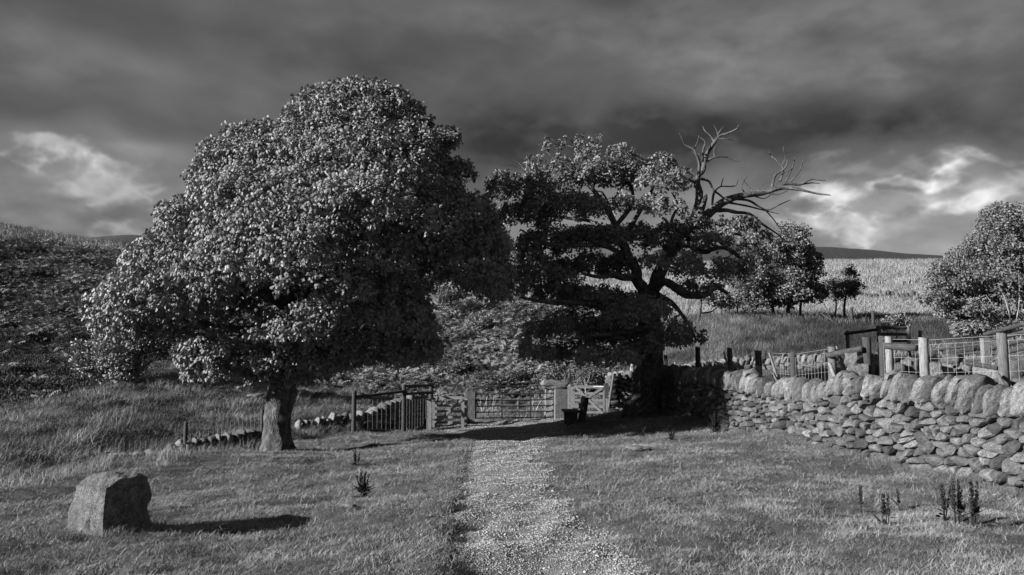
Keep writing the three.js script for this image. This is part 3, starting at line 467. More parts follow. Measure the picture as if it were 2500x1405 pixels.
// ---------------------------------------------------------------- the half-dead sycamore
{
  seedRandom(41);
  const D = 25.6, S = D / FOCAL, foot = spot(1576, D);
  const root = thing('sycamore_tree', 'half-dead sycamore against the wall, bare branches reaching out over its crown', 'tree', foot);
  const tr = [[1568, 1018, 96], [1574, 992, 78], [1580, 960, 66], [1583, 900, 60], [1590, 850, 58], [1590, 800, 52], [1586, 750, 48], [1590, 700, 40]];
  const tp = tr.map(([x, y]) => at(x, y, D)); tp[0].y = foot.y - 0.25;
  part('trunk', limb(tp, tr.map((q) => q[2] * S / 2), 28, 0.1, 8, 0.5), M.bark, root);
  const living = [
    [[1588, 760, 36, 0], [1570, 705, 30, -0.2], [1557, 685, 27, -0.3], [1552, 655, 25, -0.4], [1536, 630, 22, -0.5], [1520, 590, 20, -0.5], [1500, 545, 16, -0.6], [1475, 500, 13, -0.7], [1440, 455, 10, -0.8], [1400, 420, 6, -0.8], [1370, 390, 3, -0.8]],
    [[1590, 715, 34, 0], [1615, 660, 30, 0], [1650, 604, 24, 0], [1674, 601, 16, -0.3], [1697, 609, 14, -0.6], [1724, 616, 12, -0.8], [1750, 606, 11, -1], [1779, 609, 10, -1], [1803, 626, 9, -1], [1821, 648, 6, -1]],
    [[1588, 715, 26, 0], [1620, 687, 22, -0.6], [1651, 704, 20, -1], [1682, 721, 20, -1.2], [1720, 720, 14, -1.3], [1748, 703, 10, -1.4], [1779, 718, 6, -1.5]],
    [[1554, 676, 20, -0.3], [1529, 678, 18, -0.8], [1494, 672, 13, -1.3], [1466, 677, 9, -1.7], [1420, 668, 6, -2]], [[1572, 770, 22, 0], [1480, 750, 16, -1], [1400, 738, 12, -1.5], [1350, 740, 10, -1.8], [1310, 734, 8, -1.8], [1270, 726, 5, -1.7]],
    [[1576, 892, 22, 0], [1560, 885, 16, -0.4], [1538, 881, 12, -0.7], [1516, 871, 8, -1], [1470, 860, 5, -1.3]], [[1536, 630, 16, -0.5], [1500, 580, 13, 0.6], [1440, 540, 10, 1.4], [1370, 530, 8, 2], [1300, 500, 4, 2.2]],
    [[1536, 628, 14, -0.5], [1470, 600, 11, -1], [1390, 600, 9, -1.6], [1320, 590, 6, -2], [1270, 560, 3, -2]], [[1505, 550, 13, -0.5], [1540, 505, 10, 0], [1545, 470, 9, 0.2], [1530, 445, 8, 0.3], [1510, 470, 4, 0.5]],
    [[1520, 590, 13, -0.4], [1560, 520, 11, 0.4], [1590, 470, 9, 0.8], [1600, 430, 6, 1], [1590, 395, 3, 1]], [[1500, 545, 10, -0.5], [1470, 470, 7, -0.2], [1450, 465, 6, 0], [1455, 440, 5, 0], [1470, 400, 3, 0.2]],
    [[1440, 455, 7, -0.8], [1425, 385, 5, -0.6], [1400, 350, 3.5, -0.5], [1385, 330, 2, -0.5]], [[1425, 390, 5, -0.6], [1450, 360, 4, -0.3], [1470, 345, 3, -0.2], [1462, 325, 1.5, 0]],
    [[1600, 720, 18, 0], [1640, 740, 12, -0.8], [1680, 790, 7, -1.4], [1700, 830, 3, -1.6]], [[1590, 800, 18, 0], [1540, 810, 12, -1.2], [1460, 820, 8, -2.2], [1380, 830, 4, -2.6]],
    [[1660, 590, 12, 0], [1640, 540, 9, 0.5], [1655, 500, 6, 0.8], [1640, 470, 3, 1]], [[1680, 585, 12, 0], [1740, 575, 10, 0.8], [1800, 572, 7, 1.2], [1850, 590, 4, 1.4]],
  ];
  for (const b of living) part('bough', limbPx(b, D, 0.2), M.bark, root);
  const dead = [
    [[1615, 660, 30, 0], [1650, 582, 27, 0.1], [1697, 551, 24, 0.1], [1734, 519, 21, 0], [1774, 489, 19, -0.1], [1818, 477, 17, -0.2], [1866, 470, 14, -0.3], [1910, 459, 11, -0.4], [1945, 462, 7, -0.6], [1997, 473, 4.5, -0.8], [2029, 477, 2, -1]],
    [[1685, 560, 26, 0.1], [1692, 543, 25, 0.2], [1703, 509, 22, 0.3], [1708, 469, 19, 0.4], [1701, 448, 16, 0.4], [1705, 433, 15, 0.4], [1718, 411, 13, 0.3], [1721, 390, 12, 0.2], [1731, 369, 10, 0.1], [1745, 346, 9, 0], [1755, 333, 6.5, 0], [1779, 325, 5, -0.2], [1800, 314, 3.5, -0.4], [1804, 305, 2, -0.4]],
    [[1697, 545, 20, 0], [1713, 511, 17, -0.3], [1722, 485, 11, -0.4], [1725, 474, 4, -0.5]], [[1754, 333, 5], [1752, 322, 4], [1743, 304, 2]], [[1754, 328, 5], [1760, 318, 3], [1767, 308, 1.6]], [[1743, 345, 5], [1734, 330, 4], [1721, 319, 3.2], [1716, 308, 1.8]],
    [[1706, 432, 9], [1708, 401, 8], [1700, 377, 7], [1693, 364, 5.5], [1674, 354, 4], [1666, 340, 3], [1658, 323, 1.8]], [[1694, 365, 4], [1703, 348, 3.2], [1707, 330, 1.6]], [[1716, 395, 6], [1718, 364, 4.5], [1722, 347, 3.2], [1708, 334, 1.6]], [[1710, 378, 3.4], [1690, 372, 2.8], [1676, 362, 1.6]],
    [[1724, 394, 7], [1745, 384, 5.5], [1776, 384, 4], [1800, 393, 3], [1810, 391, 2.6], [1816, 380, 1.6]], [[1745, 384, 5], [1745, 364, 4], [1758, 351, 2]], [[1753, 338, 3.4], [1774, 339, 2.8], [1791, 343, 1.6]], [[1712, 436, 8], [1731, 443, 7], [1742, 464, 5.5], [1758, 476, 5], [1774, 490, 5]], [[1698, 446, 7], [1676, 435, 5], [1663, 427, 2.6]],
    [[1739, 510, 8], [1740, 490, 7], [1745, 468, 5], [1760, 456, 3.6], [1781, 456, 3], [1797, 453, 2.6], [1803, 435, 1.5]], [[1842, 474, 5], [1829, 456, 3.6], [1810, 435, 1.6]], [[1820, 474, 4], [1811, 457, 3], [1818, 440, 2.4], [1824, 432, 1.4]], [[1843, 473, 4], [1853, 461, 3], [1870, 446, 1.6]], [[1760, 457, 3], [1764, 442, 2.4], [1768, 432, 1.2]],
    [[1895, 463, 9], [1918, 449, 7], [1955, 451, 5.5], [1981, 438, 4], [2000, 440, 3], [2016, 441, 1.8]], [[1955, 451, 4], [1981, 447, 3], [2003, 449, 1.8]], [[1884, 464, 9], [1887, 448, 7], [1895, 427, 5.5], [1910, 417, 4.6], [1921, 404, 3.4], [1922, 388, 1.6]], [[1905, 443, 6], [1913, 417, 4.6], [1910, 406, 3.6], [1895, 390, 3], [1882, 380, 2.6], [1878, 364, 1.6]],
    [[1910, 404, 3.6], [1918, 383, 2.8], [1913, 364, 2.2], [1916, 355, 1.4]], [[1918, 382, 2.4], [1931, 377, 1.4]], [[1918, 445, 5], [1931, 419, 4], [1939, 398, 3], [1941, 384, 1.6]], [[1931, 444, 4.5], [1953, 417, 3.4], [1960, 396, 2.6], [1963, 385, 1.6]], [[1913, 418, 3], [1923, 430, 2.6], [1927, 418, 1.4]],
    [[1785, 486, 7], [1829, 490, 6], [1853, 504, 5], [1876, 513, 4.4], [1900, 502, 3.4], [1931, 488, 1.6]], [[1868, 512, 4], [1887, 533, 3.2], [1905, 554, 2.6], [1926, 546, 1.4]], [[1770, 492, 7], [1803, 499, 5.5], [1829, 504, 5], [1866, 514, 3.6], [1903, 523, 1.6]], [[1742, 514, 11], [1775, 514, 10], [1800, 519, 9], [1831, 523, 7.5], [1860, 546, 6], [1887, 564, 4.6], [1918, 588, 2.4]],
    [[1866, 470, 4], [1900, 475, 2.6], [1925, 465, 1.4]], [[1840, 478, 3.6], [1866, 485, 2.6], [1890, 470, 1.4]], [[1300, 430, 5], [1280, 415, 3.6], [1255, 405, 2.6], [1220, 402, 1.4]], [[1282, 416, 3], [1262, 395, 2.2], [1235, 388, 1.3]], [[1400, 360, 3.6], [1365, 350, 2.6], [1340, 335, 1.6], [1325, 325, 1.2]], [[1425, 388, 3.4], [1428, 360, 2.6], [1420, 335, 1.4]], [[1440, 372, 3], [1452, 350, 2.4], [1440, 325, 1.4]], [[1345, 380, 3], [1325, 362, 2], [1312, 350, 1.2]],
  ];
  dead.forEach((b, i) => part('dead_branch', limbPx(b, D, 0.12, i % 3 - 1), M.deadWood, root));
  const pads = [[1275, 455, 72, 40], [1360, 432, 62, 30], [1335, 392, 42, 20, .5], [1415, 400, 60, 24, .6], [1475, 372, 55, 24, .55], [1440, 345, 30, 12, .35], [1360, 352, 26, 12, .3], [1575, 395, 58, 34], [1610, 432, 46, 40], [1495, 432, 70, 34, .8], [1555, 490, 50, 34, .7], [1630, 500, 36, 30, .8], [1395, 500, 80, 34], [1300, 520, 70, 40], [1262, 600, 44, 44], [1345, 590, 72, 40], [1440, 575, 72, 38], [1535, 570, 60, 36, .8], [1600, 560, 52, 34], [1675, 590, 50, 26, .7], [1740, 545, 62, 22, .9], [1790, 580, 55, 30, .9], [1725, 650, 52, 28], [1640, 640, 54, 32], [1545, 630, 46, 24, .7], [1440, 648, 80, 30], [1340, 670, 72, 40], [1255, 690, 48, 36], [1400, 715, 80, 26], [1480, 728, 84, 30], [1555, 755, 66, 40], [1622, 790, 52, 40], [1670, 822, 44, 22], [1515, 815, 84, 42], [1420, 795, 84, 40], [1345, 790, 50, 40], [1312, 845, 36, 34], [1400, 855, 72, 26], [1480, 862, 64, 26], [1560, 840, 46, 34], [1780, 650, 50, 30, .8], [1830, 620, 36, 26, .7], [1705, 700, 40, 18, .6]];
  const list = [], heart = at(1570, 700, D);
  for (const [x, y, w, h, dens = 1] of pads) for (const back of [0, 1]) {
    if (back && (y < 420 || rnd() < 0.3)) continue;
    const dz = back ? rr(0.8, 2.6) : rr(-2.4, 0.4) * (y > 620 ? 1.1 : 0.6), n = Math.max(2, Math.round(w / 26));
    for (let k = 0; k < n; k++) { const c = at(x + (back ? rr(-40, 40) : 0) + (k / (n - 1) - 0.5) * 1.3 * w, y + rr(-0.25, 0.25) * h + Math.abs(k / (n - 1) - 0.5) * 0.5 * h, D + dz + rr(-0.9, 0.9)), rx = w * S * rr(0.45, 0.62), ry = h * S * rr(0.62, 0.9); cushion(list, c, rx, ry, Math.max(rx, 0.6), heart, Math.round((back ? 90 : 140) * dens * rx * (rx + ry) * 1.5 + 8), 1 + 0.1 * n3(c.x, c.y, c.z), 0.98); }
  }
  leaves(root, list, SPRAY, M.leaf);
  console.log('half dead sycamore', list.length);
}

// ---------------------------------------------------------------- smaller trees and shrubs
function smallTree(name, label, category, D, footPx, stems, pads, o = {}) {
  const S = D / FOCAL, foot = spot(footPx, D), root = thing(name, label, category, foot, o.group);
  stems.forEach((s, i) => { const g = limbPx(s, D, o.wander ?? 0.15, i % 3 - 1); part(i < (o.trunks ?? 1) ? 'trunk' : 'branch', g, o.bark ?? M.bark, root); });
  const list = [], heart = at(footPx, pads[0] ? pads.reduce((a, p) => a + p[1], 0) / pads.length + 20 : 700, D);
  for (const [x, y, w, h, dens = 1] of pads) for (const back of o.deep === false ? [0] : [0, 1]) {
    const n = Math.max(1, Math.round(w / 22)), depth = o.depth ?? w * S * 0.9;
    for (let k = 0; k < n * 2; k++) { const c = at(x + rr(-0.6, 0.6) * w, y + rr(-0.6, 0.6) * h, D + (back ? rr(0.2, 1) : rr(-1, 0.2)) * depth), rx = w * S * rr(0.35, 0.6); cushion(list, c, rx, h * S * rr(0.4, 0.65), rx, heart, Math.round((o.count ?? 26) * dens * (rx * rx * 3 + 0.15)), 1 + 0.15 * n3(c.x, c.y, c.z), o.scale ?? 1.3); }
  }
  if (list.length) leaves(root, list, o.shapes ?? SMALL, o.leaf ?? M.leaf, o.crown ?? 'crown');
  return root;
}
seedRandom(51);
smallTree('hawthorn_shrub', 'pale leaved hawthorn shrub under the drooping end of the large sycamore', 'shrub', 34, 300, [[[318, 965, 12], [316, 905, 10], [300, 860, 6]], [[318, 930, 8], [260, 890, 4]], [[318, 930, 8], [370, 880, 4]]], [[330, 812, 70, 30], [270, 850, 52, 34], [365, 845, 60, 34], [225, 882, 36, 26], [300, 890, 60, 30], [245, 905, 34, 18], [390, 815, 34, 24], [255, 800, 26, 22, .6], [210, 860, 26, 20], [205, 895, 26, 16], [280, 915, 50, 14]], { shapes: FINE, scale: 1.5, count: 50 });
smallTree('bank_tree', 'tall dense round-headed tree on the bank behind the bare branches', 'tree', 58, 1925, [[[1925, 800, 12], [1925, 760, 10], [1928, 700, 8], [1930, 600, 3]], [[1890, 795, 9], [1888, 760, 8], [1880, 700, 5]], [[1956, 795, 8], [1955, 750, 6], [1965, 700, 4]]], [[1935, 585, 46, 34], [1905, 615, 44, 34], [1965, 620, 42, 38], [1935, 660, 60, 36], [1885, 670, 40, 34], [1985, 670, 30, 32], [1920, 705, 60, 30], [1970, 710, 46, 26], [1880, 715, 36, 26], [1930, 735, 50, 16, .6]], { trunks: 3, scale: 1.45, count: 38 });
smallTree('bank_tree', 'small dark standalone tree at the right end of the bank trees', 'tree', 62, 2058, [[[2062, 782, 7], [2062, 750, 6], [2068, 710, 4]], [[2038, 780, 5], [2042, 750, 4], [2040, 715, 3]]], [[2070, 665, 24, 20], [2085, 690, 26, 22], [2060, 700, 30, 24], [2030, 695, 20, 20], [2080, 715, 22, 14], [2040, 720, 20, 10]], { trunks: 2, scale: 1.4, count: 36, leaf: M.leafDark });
[[1712, 'slender thin-crowned tree on the bank under the dead sycamore limb', [[[1700, 800, 9], [1708, 770, 8], [1712, 735, 7], [1716, 700, 4]], [[1708, 765, 5], [1735, 762, 4], [1750, 752, 2]], [[1668, 800, 4], [1680, 760, 4], [1690, 730, 2]]], [[1705, 715, 34, 20, .6], [1740, 730, 34, 20, .6], [1665, 700, 26, 20, .5]]],
  [1775, 'thin leaning tree with several stems on the grassy bank', [[[1758, 795, 4], [1762, 760, 4], [1766, 720, 2]], [[1780, 797, 6], [1780, 760, 5], [1786, 715, 3]], [[1798, 795, 4], [1802, 750, 3], [1810, 715, 2]]], [[1785, 690, 44, 30, .7], [1765, 735, 36, 20, .6], [1810, 735, 36, 22, .7]]],
  [1838, 'spindly tree close to the left side of the dense bank tree', [[[1822, 796, 6], [1824, 760, 5], [1826, 710, 3]], [[1842, 800, 7], [1846, 760, 6], [1850, 700, 3]]], [[1838, 660, 40, 36], [1835, 705, 44, 28], [1850, 740, 36, 18, .7]]]].forEach(([px, label, stems, pads]) => smallTree('bank_tree', label, 'tree', 57, px, stems, pads, { trunks: 1, scale: 1.25, count: 30 }));
smallTree('field_tree', 'big bushy tree filling the frame edge beyond the stock pens', 'tree', 40, 2420, [[[2430, 840, 22], [2430, 780, 18], [2440, 680, 12], [2450, 560, 4]], [[2390, 820, 10], [2360, 740, 6]], [[2470, 830, 10], [2490, 740, 6]]], [[2440, 525, 40, 32], [2410, 560, 44, 34], [2480, 545, 44, 40], [2370, 610, 48, 36], [2440, 620, 60, 44], [2500, 630, 50, 50], [2320, 650, 44, 34], [2290, 690, 44, 34], [2370, 690, 60, 42], [2450, 700, 60, 44], [2290, 735, 46, 30], [2350, 760, 60, 34], [2430, 770, 60, 34], [2390, 800, 60, 20], [2520, 720, 50, 60], [2540, 600, 50, 60], [2500, 790, 50, 24]], { trunks: 1, scale: 1.05, count: 52 });
smallTree('field_tree', 'pale feathery young tree in front of the big bushy tree', 'tree', 30, 2490, [[[2480, 840, 5], [2470, 790, 4], [2455, 730, 2.6], [2440, 700, 1.4]], [[2470, 800, 3.4], [2430, 770, 2.4], [2395, 735, 1.4]], [[2460, 790, 2.6], [2425, 745, 2], [2408, 720, 1.2]], [[2480, 800, 3.2], [2490, 730, 2.6], [2488, 660, 1.4]], [[2470, 770, 2], [2460, 720, 1.6], [2470, 690, 1.2]]], [[2470, 665, 34, 30, .3], [2430, 700, 30, 20, .2], [2500, 690, 30, 40, .3], [2460, 800, 50, 18, .5]], { bark: M.pale, shapes: FINE, scale: 1.3, deep: false, count: 26 });
smallTree('shrub', 'little round leafy shrub behind the rail fence in the paddock', 'shrub', 33, 2190, [[[2190, 830, 4], [2190, 805, 3], [2188, 790, 2]]], [[2185, 785, 22, 10], [2200, 792, 16, 8], [2175, 795, 14, 8]], { shapes: FINE, scale: 1.3, count: 40 });
// growth on the bank behind the gates
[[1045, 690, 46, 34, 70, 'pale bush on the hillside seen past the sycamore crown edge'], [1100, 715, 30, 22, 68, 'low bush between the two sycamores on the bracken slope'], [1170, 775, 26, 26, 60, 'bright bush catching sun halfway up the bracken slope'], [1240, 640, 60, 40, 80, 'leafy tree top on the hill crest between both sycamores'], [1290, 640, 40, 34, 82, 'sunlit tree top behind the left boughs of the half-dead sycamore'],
  [920, 950, 26, 16, 42, 'small bush behind the rail fence left of the gates'], [1190, 935, 40, 26, 44, 'dark bush behind the metal gate top bar'], [1270, 935, 34, 26, 46, 'rounded dark bush in shade under the low boughs'], [1110, 905, 40, 26, 47, 'bracken covered bush above the small wooden gate'], [1340, 920, 30, 30, 45, 'bush behind the stone on the right gatepost'], [1430, 915, 46, 36, 41, 'leafy sapling thicket behind the right wooden gate'], [1230, 900, 30, 20, 50, 'leafy bush just above the middle of the metal gate'], [1000, 930, 30, 18, 45, 'leafy bush above the post and rails by the small gate']].forEach(([x, y, w, h, D, label], i) => smallTree('shrub', label, 'shrub', D, x, [[[x, y + h + 12, 6], [x + 2, y, 3]]], [[x, y, w, h], [x - w * 0.6, y + h * 0.5, w * 0.6, h * 0.6], [x + w * 0.6, y + h * 0.5, w * 0.6, h * 0.6]], { scale: D / 46, count: 2600 / D, leaf: D < 52 || i % 3 === 1 ? M.leafDark : M.leaf, crown: 'foliage' }));
// pale bare saplings behind the metal gate
[[1176, [[[1178, 1022, 4], [1174, 985, 3], [1172, 968, 2]], [[1178, 1005, 2.4], [1186, 985, 2], [1190, 968, 1.2]], [[1177, 1000, 2], [1166, 980, 1.2]]], 'forked pale sapling nearest the left stone gatepost'], [1202, [[[1202, 1022, 3.6], [1204, 990, 3], [1206, 966, 1.6]], [[1203, 1005, 2.4], [1195, 990, 1.4]], [[1204, 998, 2], [1212, 972, 1.2]]], 'pale sapling with upright twigs, second from left gatepost'], [1220, [[[1212, 1022, 3], [1218, 1005, 2.6], [1226, 985, 1.4]], [[1217, 1008, 2], [1210, 996, 1.2]]], 'short slanting pale sapling by the gate upright'], [1308, [[[1308, 1024, 4.4], [1308, 1010, 4], [1318, 985, 3.4], [1325, 976, 2.6], [1336, 960, 1.4]], [[1307, 1012, 3.4], [1301, 990, 2.8], [1300, 970, 1.4]], [[1318, 985, 2.2], [1314, 966, 1.2]], [[1303, 985, 2], [1306, 962, 1.2]]], 'brightest forked sapling behind the right half of the metal gate'], [1432, [[[1432, 985, 3.4], [1430, 950, 3], [1428, 925, 2]], [[1430, 955, 2.4], [1420, 935, 1.8], [1405, 928, 1.2]], [[1431, 945, 2], [1440, 920, 1.2]]], 'bent pale sapling behind the right wooden gate']].forEach(([px, stems, label]) => smallTree('sapling', label, 'sapling', 34.5, px, stems, [], { bark: M.pale, group: 'bare saplings behind the gates' }));
console.log('trees done');

// ---------------------------------------------------------------- gates, gateposts, bench
const up = (p, h) => V(p.x, p.y + h, p.z);
function hewnPost(name, label, pxA, pxB, D, top, depth, discs) {   // squared gritstone gatepost
  const a = spot(pxA, D), b = spot(pxB, D), w = a.distanceTo(b), base = a.clone().lerp(b, 0.5), h = at((pxA + pxB) / 2, top, D).y - base.y, root = thing(name, label, 'gatepost', base, 'stone gateposts');
  const g = new THREE.BoxGeometry(w, h + 0.3, depth, 5, 10, 5), p = g.attributes.position; 
  for (let i = 0; i < p.count; i++) { const x = p.getX(i), y = p.getY(i), z = p.getZ(i), k = 1 + 0.05 * n3(x * 5 + pxA, y * 4, z * 5) - (y > h / 2 ? 0.05 : 0); p.setXYZ(i, x * k, y + 0.02 * n3(x * 6, 2, z * 6 + pxA), z * k); }
  const uv = g.attributes.uv; for (let i = 0; i < uv.count; i++) uv.setXY(i, uv.getX(i) * w * 1.4 + pxA, uv.getY(i) * h * 1.4);
  g.computeVertexNormals(); g.rotateY(0.12); const m = mesh('shaft', softNormals(g, 0.7), M.coping[2], root); m.position.y = h / 2 - 0.15;
  return root;
}
hewnPost('stone_gatepost', 'squared stone gatepost between the small wooden gate and the metal gate', 1136, 1160, 31, 957, 0.36);
hewnPost('stone_gatepost', 'thick pale stone gatepost at the right end of the metal gate', 1352, 1384, 31.3, 952, 0.4);
{ const p = at(1356, 941, 31.9), g = spot(1356, 32.1), r = thing('leaning_stone', 'long slab of rock leaning behind the right stone gatepost', 'rock', g); const m = mesh('slab', boulders[1], M.rock, r); m.scale.set(0.95, 0.36, 0.4); m.position.copy(p).sub(g); m.rotation.set(0, 0.1, -0.12);
  const n = mesh('slab', boulders[3], M.rock, r); n.scale.set(0.6, p.y - g.y + 0.2, 0.5); n.position.set(-0.12, (p.y - g.y) / 2 - 0.15, 0); }
function woodGate(label, A, B, ya, yb, rails, braces, o = {}) {   // A, B: [px, D] of the stiles' feet; rails: levels in metres
  const a = spot(A[0], A[1]), b = spot(B[0], B[1]), lo = Math.max(a.y, b.y) + 0.06; a.y = b.y = lo; const root = thing('wooden_gate', label, 'gate', a.clone().lerp(b, 0.5), 'wooden gates'), H = o.h;
  part('stile', bar(up(a, -0.05), up(a, H), 0.1, 0.08), M.gateWood, root); part('stile', bar(up(b, -0.05), up(b, H), 0.1, 0.08), M.gateWood, root);
  for (const k of rails) part('rail', bar(up(a, H * k).add(V(0.03, 0, 0.012)), up(b, H * k).add(V(-0.03, 0, 0.012)), k > 0.9 ? 0.1 : 0.085, 0.05), M.gateWood, root);
  for (const [s, k, t, l] of braces) { const p = a.clone().lerp(b, s), q = a.clone().lerp(b, t); part('brace', bar(up(p, H * k).add(V(0, 0, 0.05)), up(q, H * l).add(V(0, 0, 0.05)), 0.085, 0.035), M.gateWood, root); }
  for (const k of [0.22, 0.86]) { const st = root.children[0], h = part('hinge', bar(up(a, H * k).add(V(-0.04, 0, 0.047)), up(a.clone().lerp(b, 0.25), H * k).add(V(0, 0, 0.047)), 0.03, 0.012), M.iron, st); }
  return { root, a, b };
}
const gateL = woodGate('small wooden field gate with one diagonal brace, left of the stone gatepost', [1061, 29.45], [1132, 29.35], 0, 0, [0.97, 0.7, 0.5, 0.3, 0.12], [[0.02, 0.0, 0.98, 0.93]], { h: 1.02 });
part('catch', bar(up(gateL.a, 0.75).add(V(0.14, 0, 0.06)), up(gateL.a, 1.2).add(V(0.16, 0, 0.06)), 0.025, 0.025), M.iron, gateL.root);
const gateR = woodGate('wooden field gate with crossed braces, right of the thick stone gatepost', [1398, 30.7], [1472, 30.6], 0, 0, [0.97, 0.74, 0.5, 0.28, 0.08], [[0.1, 0.93, 0.95, 0.03], [0.4, 0.55, 0.95, 0.93]], { h: 1.05 });
part('plate', bar(up(gateR.a.clone().lerp(gateR.b, 0.65), 1.03).add(V(0, 0, 0.05)), up(gateR.a.clone().lerp(gateR.b, 0.98), 1.03).add(V(0, 0, 0.05)), 0.035, 0.02), M.disc, gateR.root);
function squarePost(label, px, D, h, w, point, material = M.gateWood, lean = 0) {
  const p = spot(px, D), r = thing('gate_post', label, 'post', p, 'timber gate posts'); const g = bar(V(0, -0.25, 0), V(lean, h, 0), w, w * 0.85); mesh('shaft', g, material, r);
  if (point) { const c = new THREE.ConeGeometry(w * 0.68, point, 4); c.rotateY(Math.PI / 4); const m = mesh('point', c, material, r); m.position.set(lean, h + point / 2 - 0.004, 0); }
  return r;
}
squarePost('low timber post hung against the stone wall end, left gate', 1051, 29.2, 1.12, 0.17, 0);
const latchPost = squarePost('timber post with two white discs against the left stone gatepost', 1139, 29.6, 1.0, 0.13, 0);
for (const y of [0.98, 0.8]) { const d = new THREE.CylinderGeometry(0.04, 0.04, 0.012, 16); d.rotateX(Math.PI / 2); const m = mesh('white_disc', d, M.disc, latchPost); m.position.set(0, y - 0.06, 0.066); }
squarePost('tall timber gate post with pointed top beside the thick stone gatepost', 1391, 30.75, 1.22, 0.2, 0.14);
squarePost('dark timber post where the right wooden gate latches by the wall', 1479, 30.6, 1.18, 0.2, 0.06, M.darkWood);
squarePost('short round stump of a stake by the wall end', 1479, 30.2, 0.6, 0.09, 0);
{ // metal field gate
  const a = spot(1163, 31.2), b = spot(1351, 31.4), lo = Math.max(a.y, b.y) + 0.07; a.y = b.y = lo; const root = thing('metal_gate', 'dark wide metal bar field gate between the two stone gateposts', 'gate', a.clone().lerp(b, 0.5));
  for (const y of [0, 0.22, 0.44, 0.66, 0.9, 1.18]) part('bar', pole(up(a, y), up(b, y + 0.03), 0.02), M.iron, root);
  for (const [s, top] of [[0, 1.08], [0.335, 0.92], [0.7, 1.2], [1, 0.98]]) { const p = a.clone().lerp(b, s); part('upright', bar(up(p, -0.03), up(p, top), 0.055, 0.02), M.iron, root); }
  part('stay', pole(up(a, 1.0), up(a.clone().lerp(b, 0.1), 1.18), 0.016), M.iron, root); part('stay', pole(up(b, 1.05), up(a.clone().lerp(b, 0.9), 1.2), 0.016), M.iron, root);
}
{ // bench seen from its end, facing the path
  const p = spot(1402, 25.0), root = thing('bench', 'heavy timber bench standing at the edge of the tree shadow', 'bench', p);
  for (let i = 0; i < 3; i++) mesh('seat_plank', bar(V(-0.26 + i * 0.17, 0.42, 0.15), V(-0.26 + i * 0.17, 0.42, -1.25), 0.16, 0.06, 0), M.darkWood, root);
  for (let i = 0; i < 2; i++) mesh('back_plank', bar(V(0.23 + i * 0.06, 0.56 + i * 0.18, 0.15), V(0.23 + i * 0.06, 0.56 + i * 0.18, -1.25), 0.05, 0.165), M.darkWood, root);
  for (const z of [0.02, -1.1]) { mesh('leg', bar(V(-0.1, -0.1, z), V(-0.1, 0.39, z), 0.34, 0.1), M.darkWood, root); mesh('leg', bar(V(0.2, -0.1, z), V(0.36, 0.86, z), 0.12, 0.09), M.darkWood, root); }
}

// ---------------------------------------------------------------- fences
function netting(root, pts, hLow, hHigh, gap, lines, r = 0.0021) {   // wire netting strung along posts; pts: foot points
  const gs = [], wire = (a, b, k = 1) => { const g = new THREE.CylinderGeometry(r * k, r * k, a.distanceTo(b), 4, 1, true); g.applyQuaternion(Q.setFromUnitVectors(UPV, b.clone().sub(a).normalize())); g.translate((a.x + b.x) / 2, (a.y + b.y) / 2, (a.z + b.z) / 2); gs.push(g); };
  for (let i = 1; i < pts.length; i++) { const a = pts[i - 1], b = pts[i], n = Math.max(2, Math.round(a.distanceTo(b) / gap)); for (let k = 0; k < lines; k++) { const h = lerp(hLow, hHigh, k / (lines - 1)); wire(up(a, h), up(b, h + 0.01)); } wire(up(a, hHigh + 0.08), up(b, hHigh + 0.09), 1.2); for (let k = 0; k < n; k++) { const p = a.clone().lerp(b, k / n); wire(up(p, hLow), up(p, hHigh)); } }
  return part('wire_netting', mergeGeometries(gs), M.wire, root);
}
function postPart(root, p, r, h, material, name = 'post', lean = 0, yaw = 0) { const m = mesh(name, postShape(r, h + 0.3, lean), material, root); m.position.copy(p).sub(root.position); m.position.y -= 0.3; m.rotation.y = yaw; return m; }
const topAt = (px, py, D) => at(px, py, D).y;
{ // stock fence close behind the field wall: [bearing, distance, top of post, radius, material]
  seedRandom(61);
  const list = [[1622, 29.5, 868, 0.075, M.darkWood], [1700, 25.8, 848, 0.08, M.darkWood], [1777, 23.2, 850, 0.075, M.darkWood], [1846, 20.6, 857, 0.085, M.darkWood], [1931, 18.6, 862, 0.08, M.darkWood], [2025, 17.0, 848, 0.085, M.wood], [2148, 15.4, 822, 0.075, M.darkWood], [2163, 14.9, 823, 0.07, M.paleWood], [2247, 14.3, 826, 0.085, M.paleWood], [2438, 13.2, 815, 0.085, M.wood], [2640, 12, 800, 0.09, M.wood]];
  const feet = list.map(([px, D]) => spot(px, D)), root = thing('stock_fence', 'tall post and wire netting fence directly behind the long field wall', 'fence', feet[4]);
  list.forEach(([px, D, top, r, m], i) => postPart(root, feet[i], r, topAt(px, top, D) - feet[i].y, m));
  const low = feet.map((p, i) => V(p.x, topAt(list[i][0], list[i][2], list[i][1]) - 1.25, p.z - 0.05)); netting(root, low.slice(0, 6), 0.15, 1.13, 0.13, 6); netting(root, low.slice(6), 0.15, 1.13, 0.15, 5);
  const strut = (a, b, ra, m = M.darkWood) => part('rail', pole(a, b, ra), m, root);
  strut(at(2023, 868, 16.95), at(2105, 852, 15.9), 0.06); strut(at(2163, 845, 14.9), at(2238, 850, 14.35), 0.062); strut(at(2440, 900, 13.2), at(2355, 886, 14.4), 0.04);
  part('strut', pole(at(2437, 915, 13.1), at(2462, 960, 12.6), 0.03), M.wood, root); part('strut', pole(at(2026, 888, 16.8), at(2042, 932, 16.5), 0.035), M.paleWood, root);
  postPart(root, spot(2110, 16.0), 0.085, topAt(2110, 825, 16) - spot(2110, 16).y, M.darkWood);
}
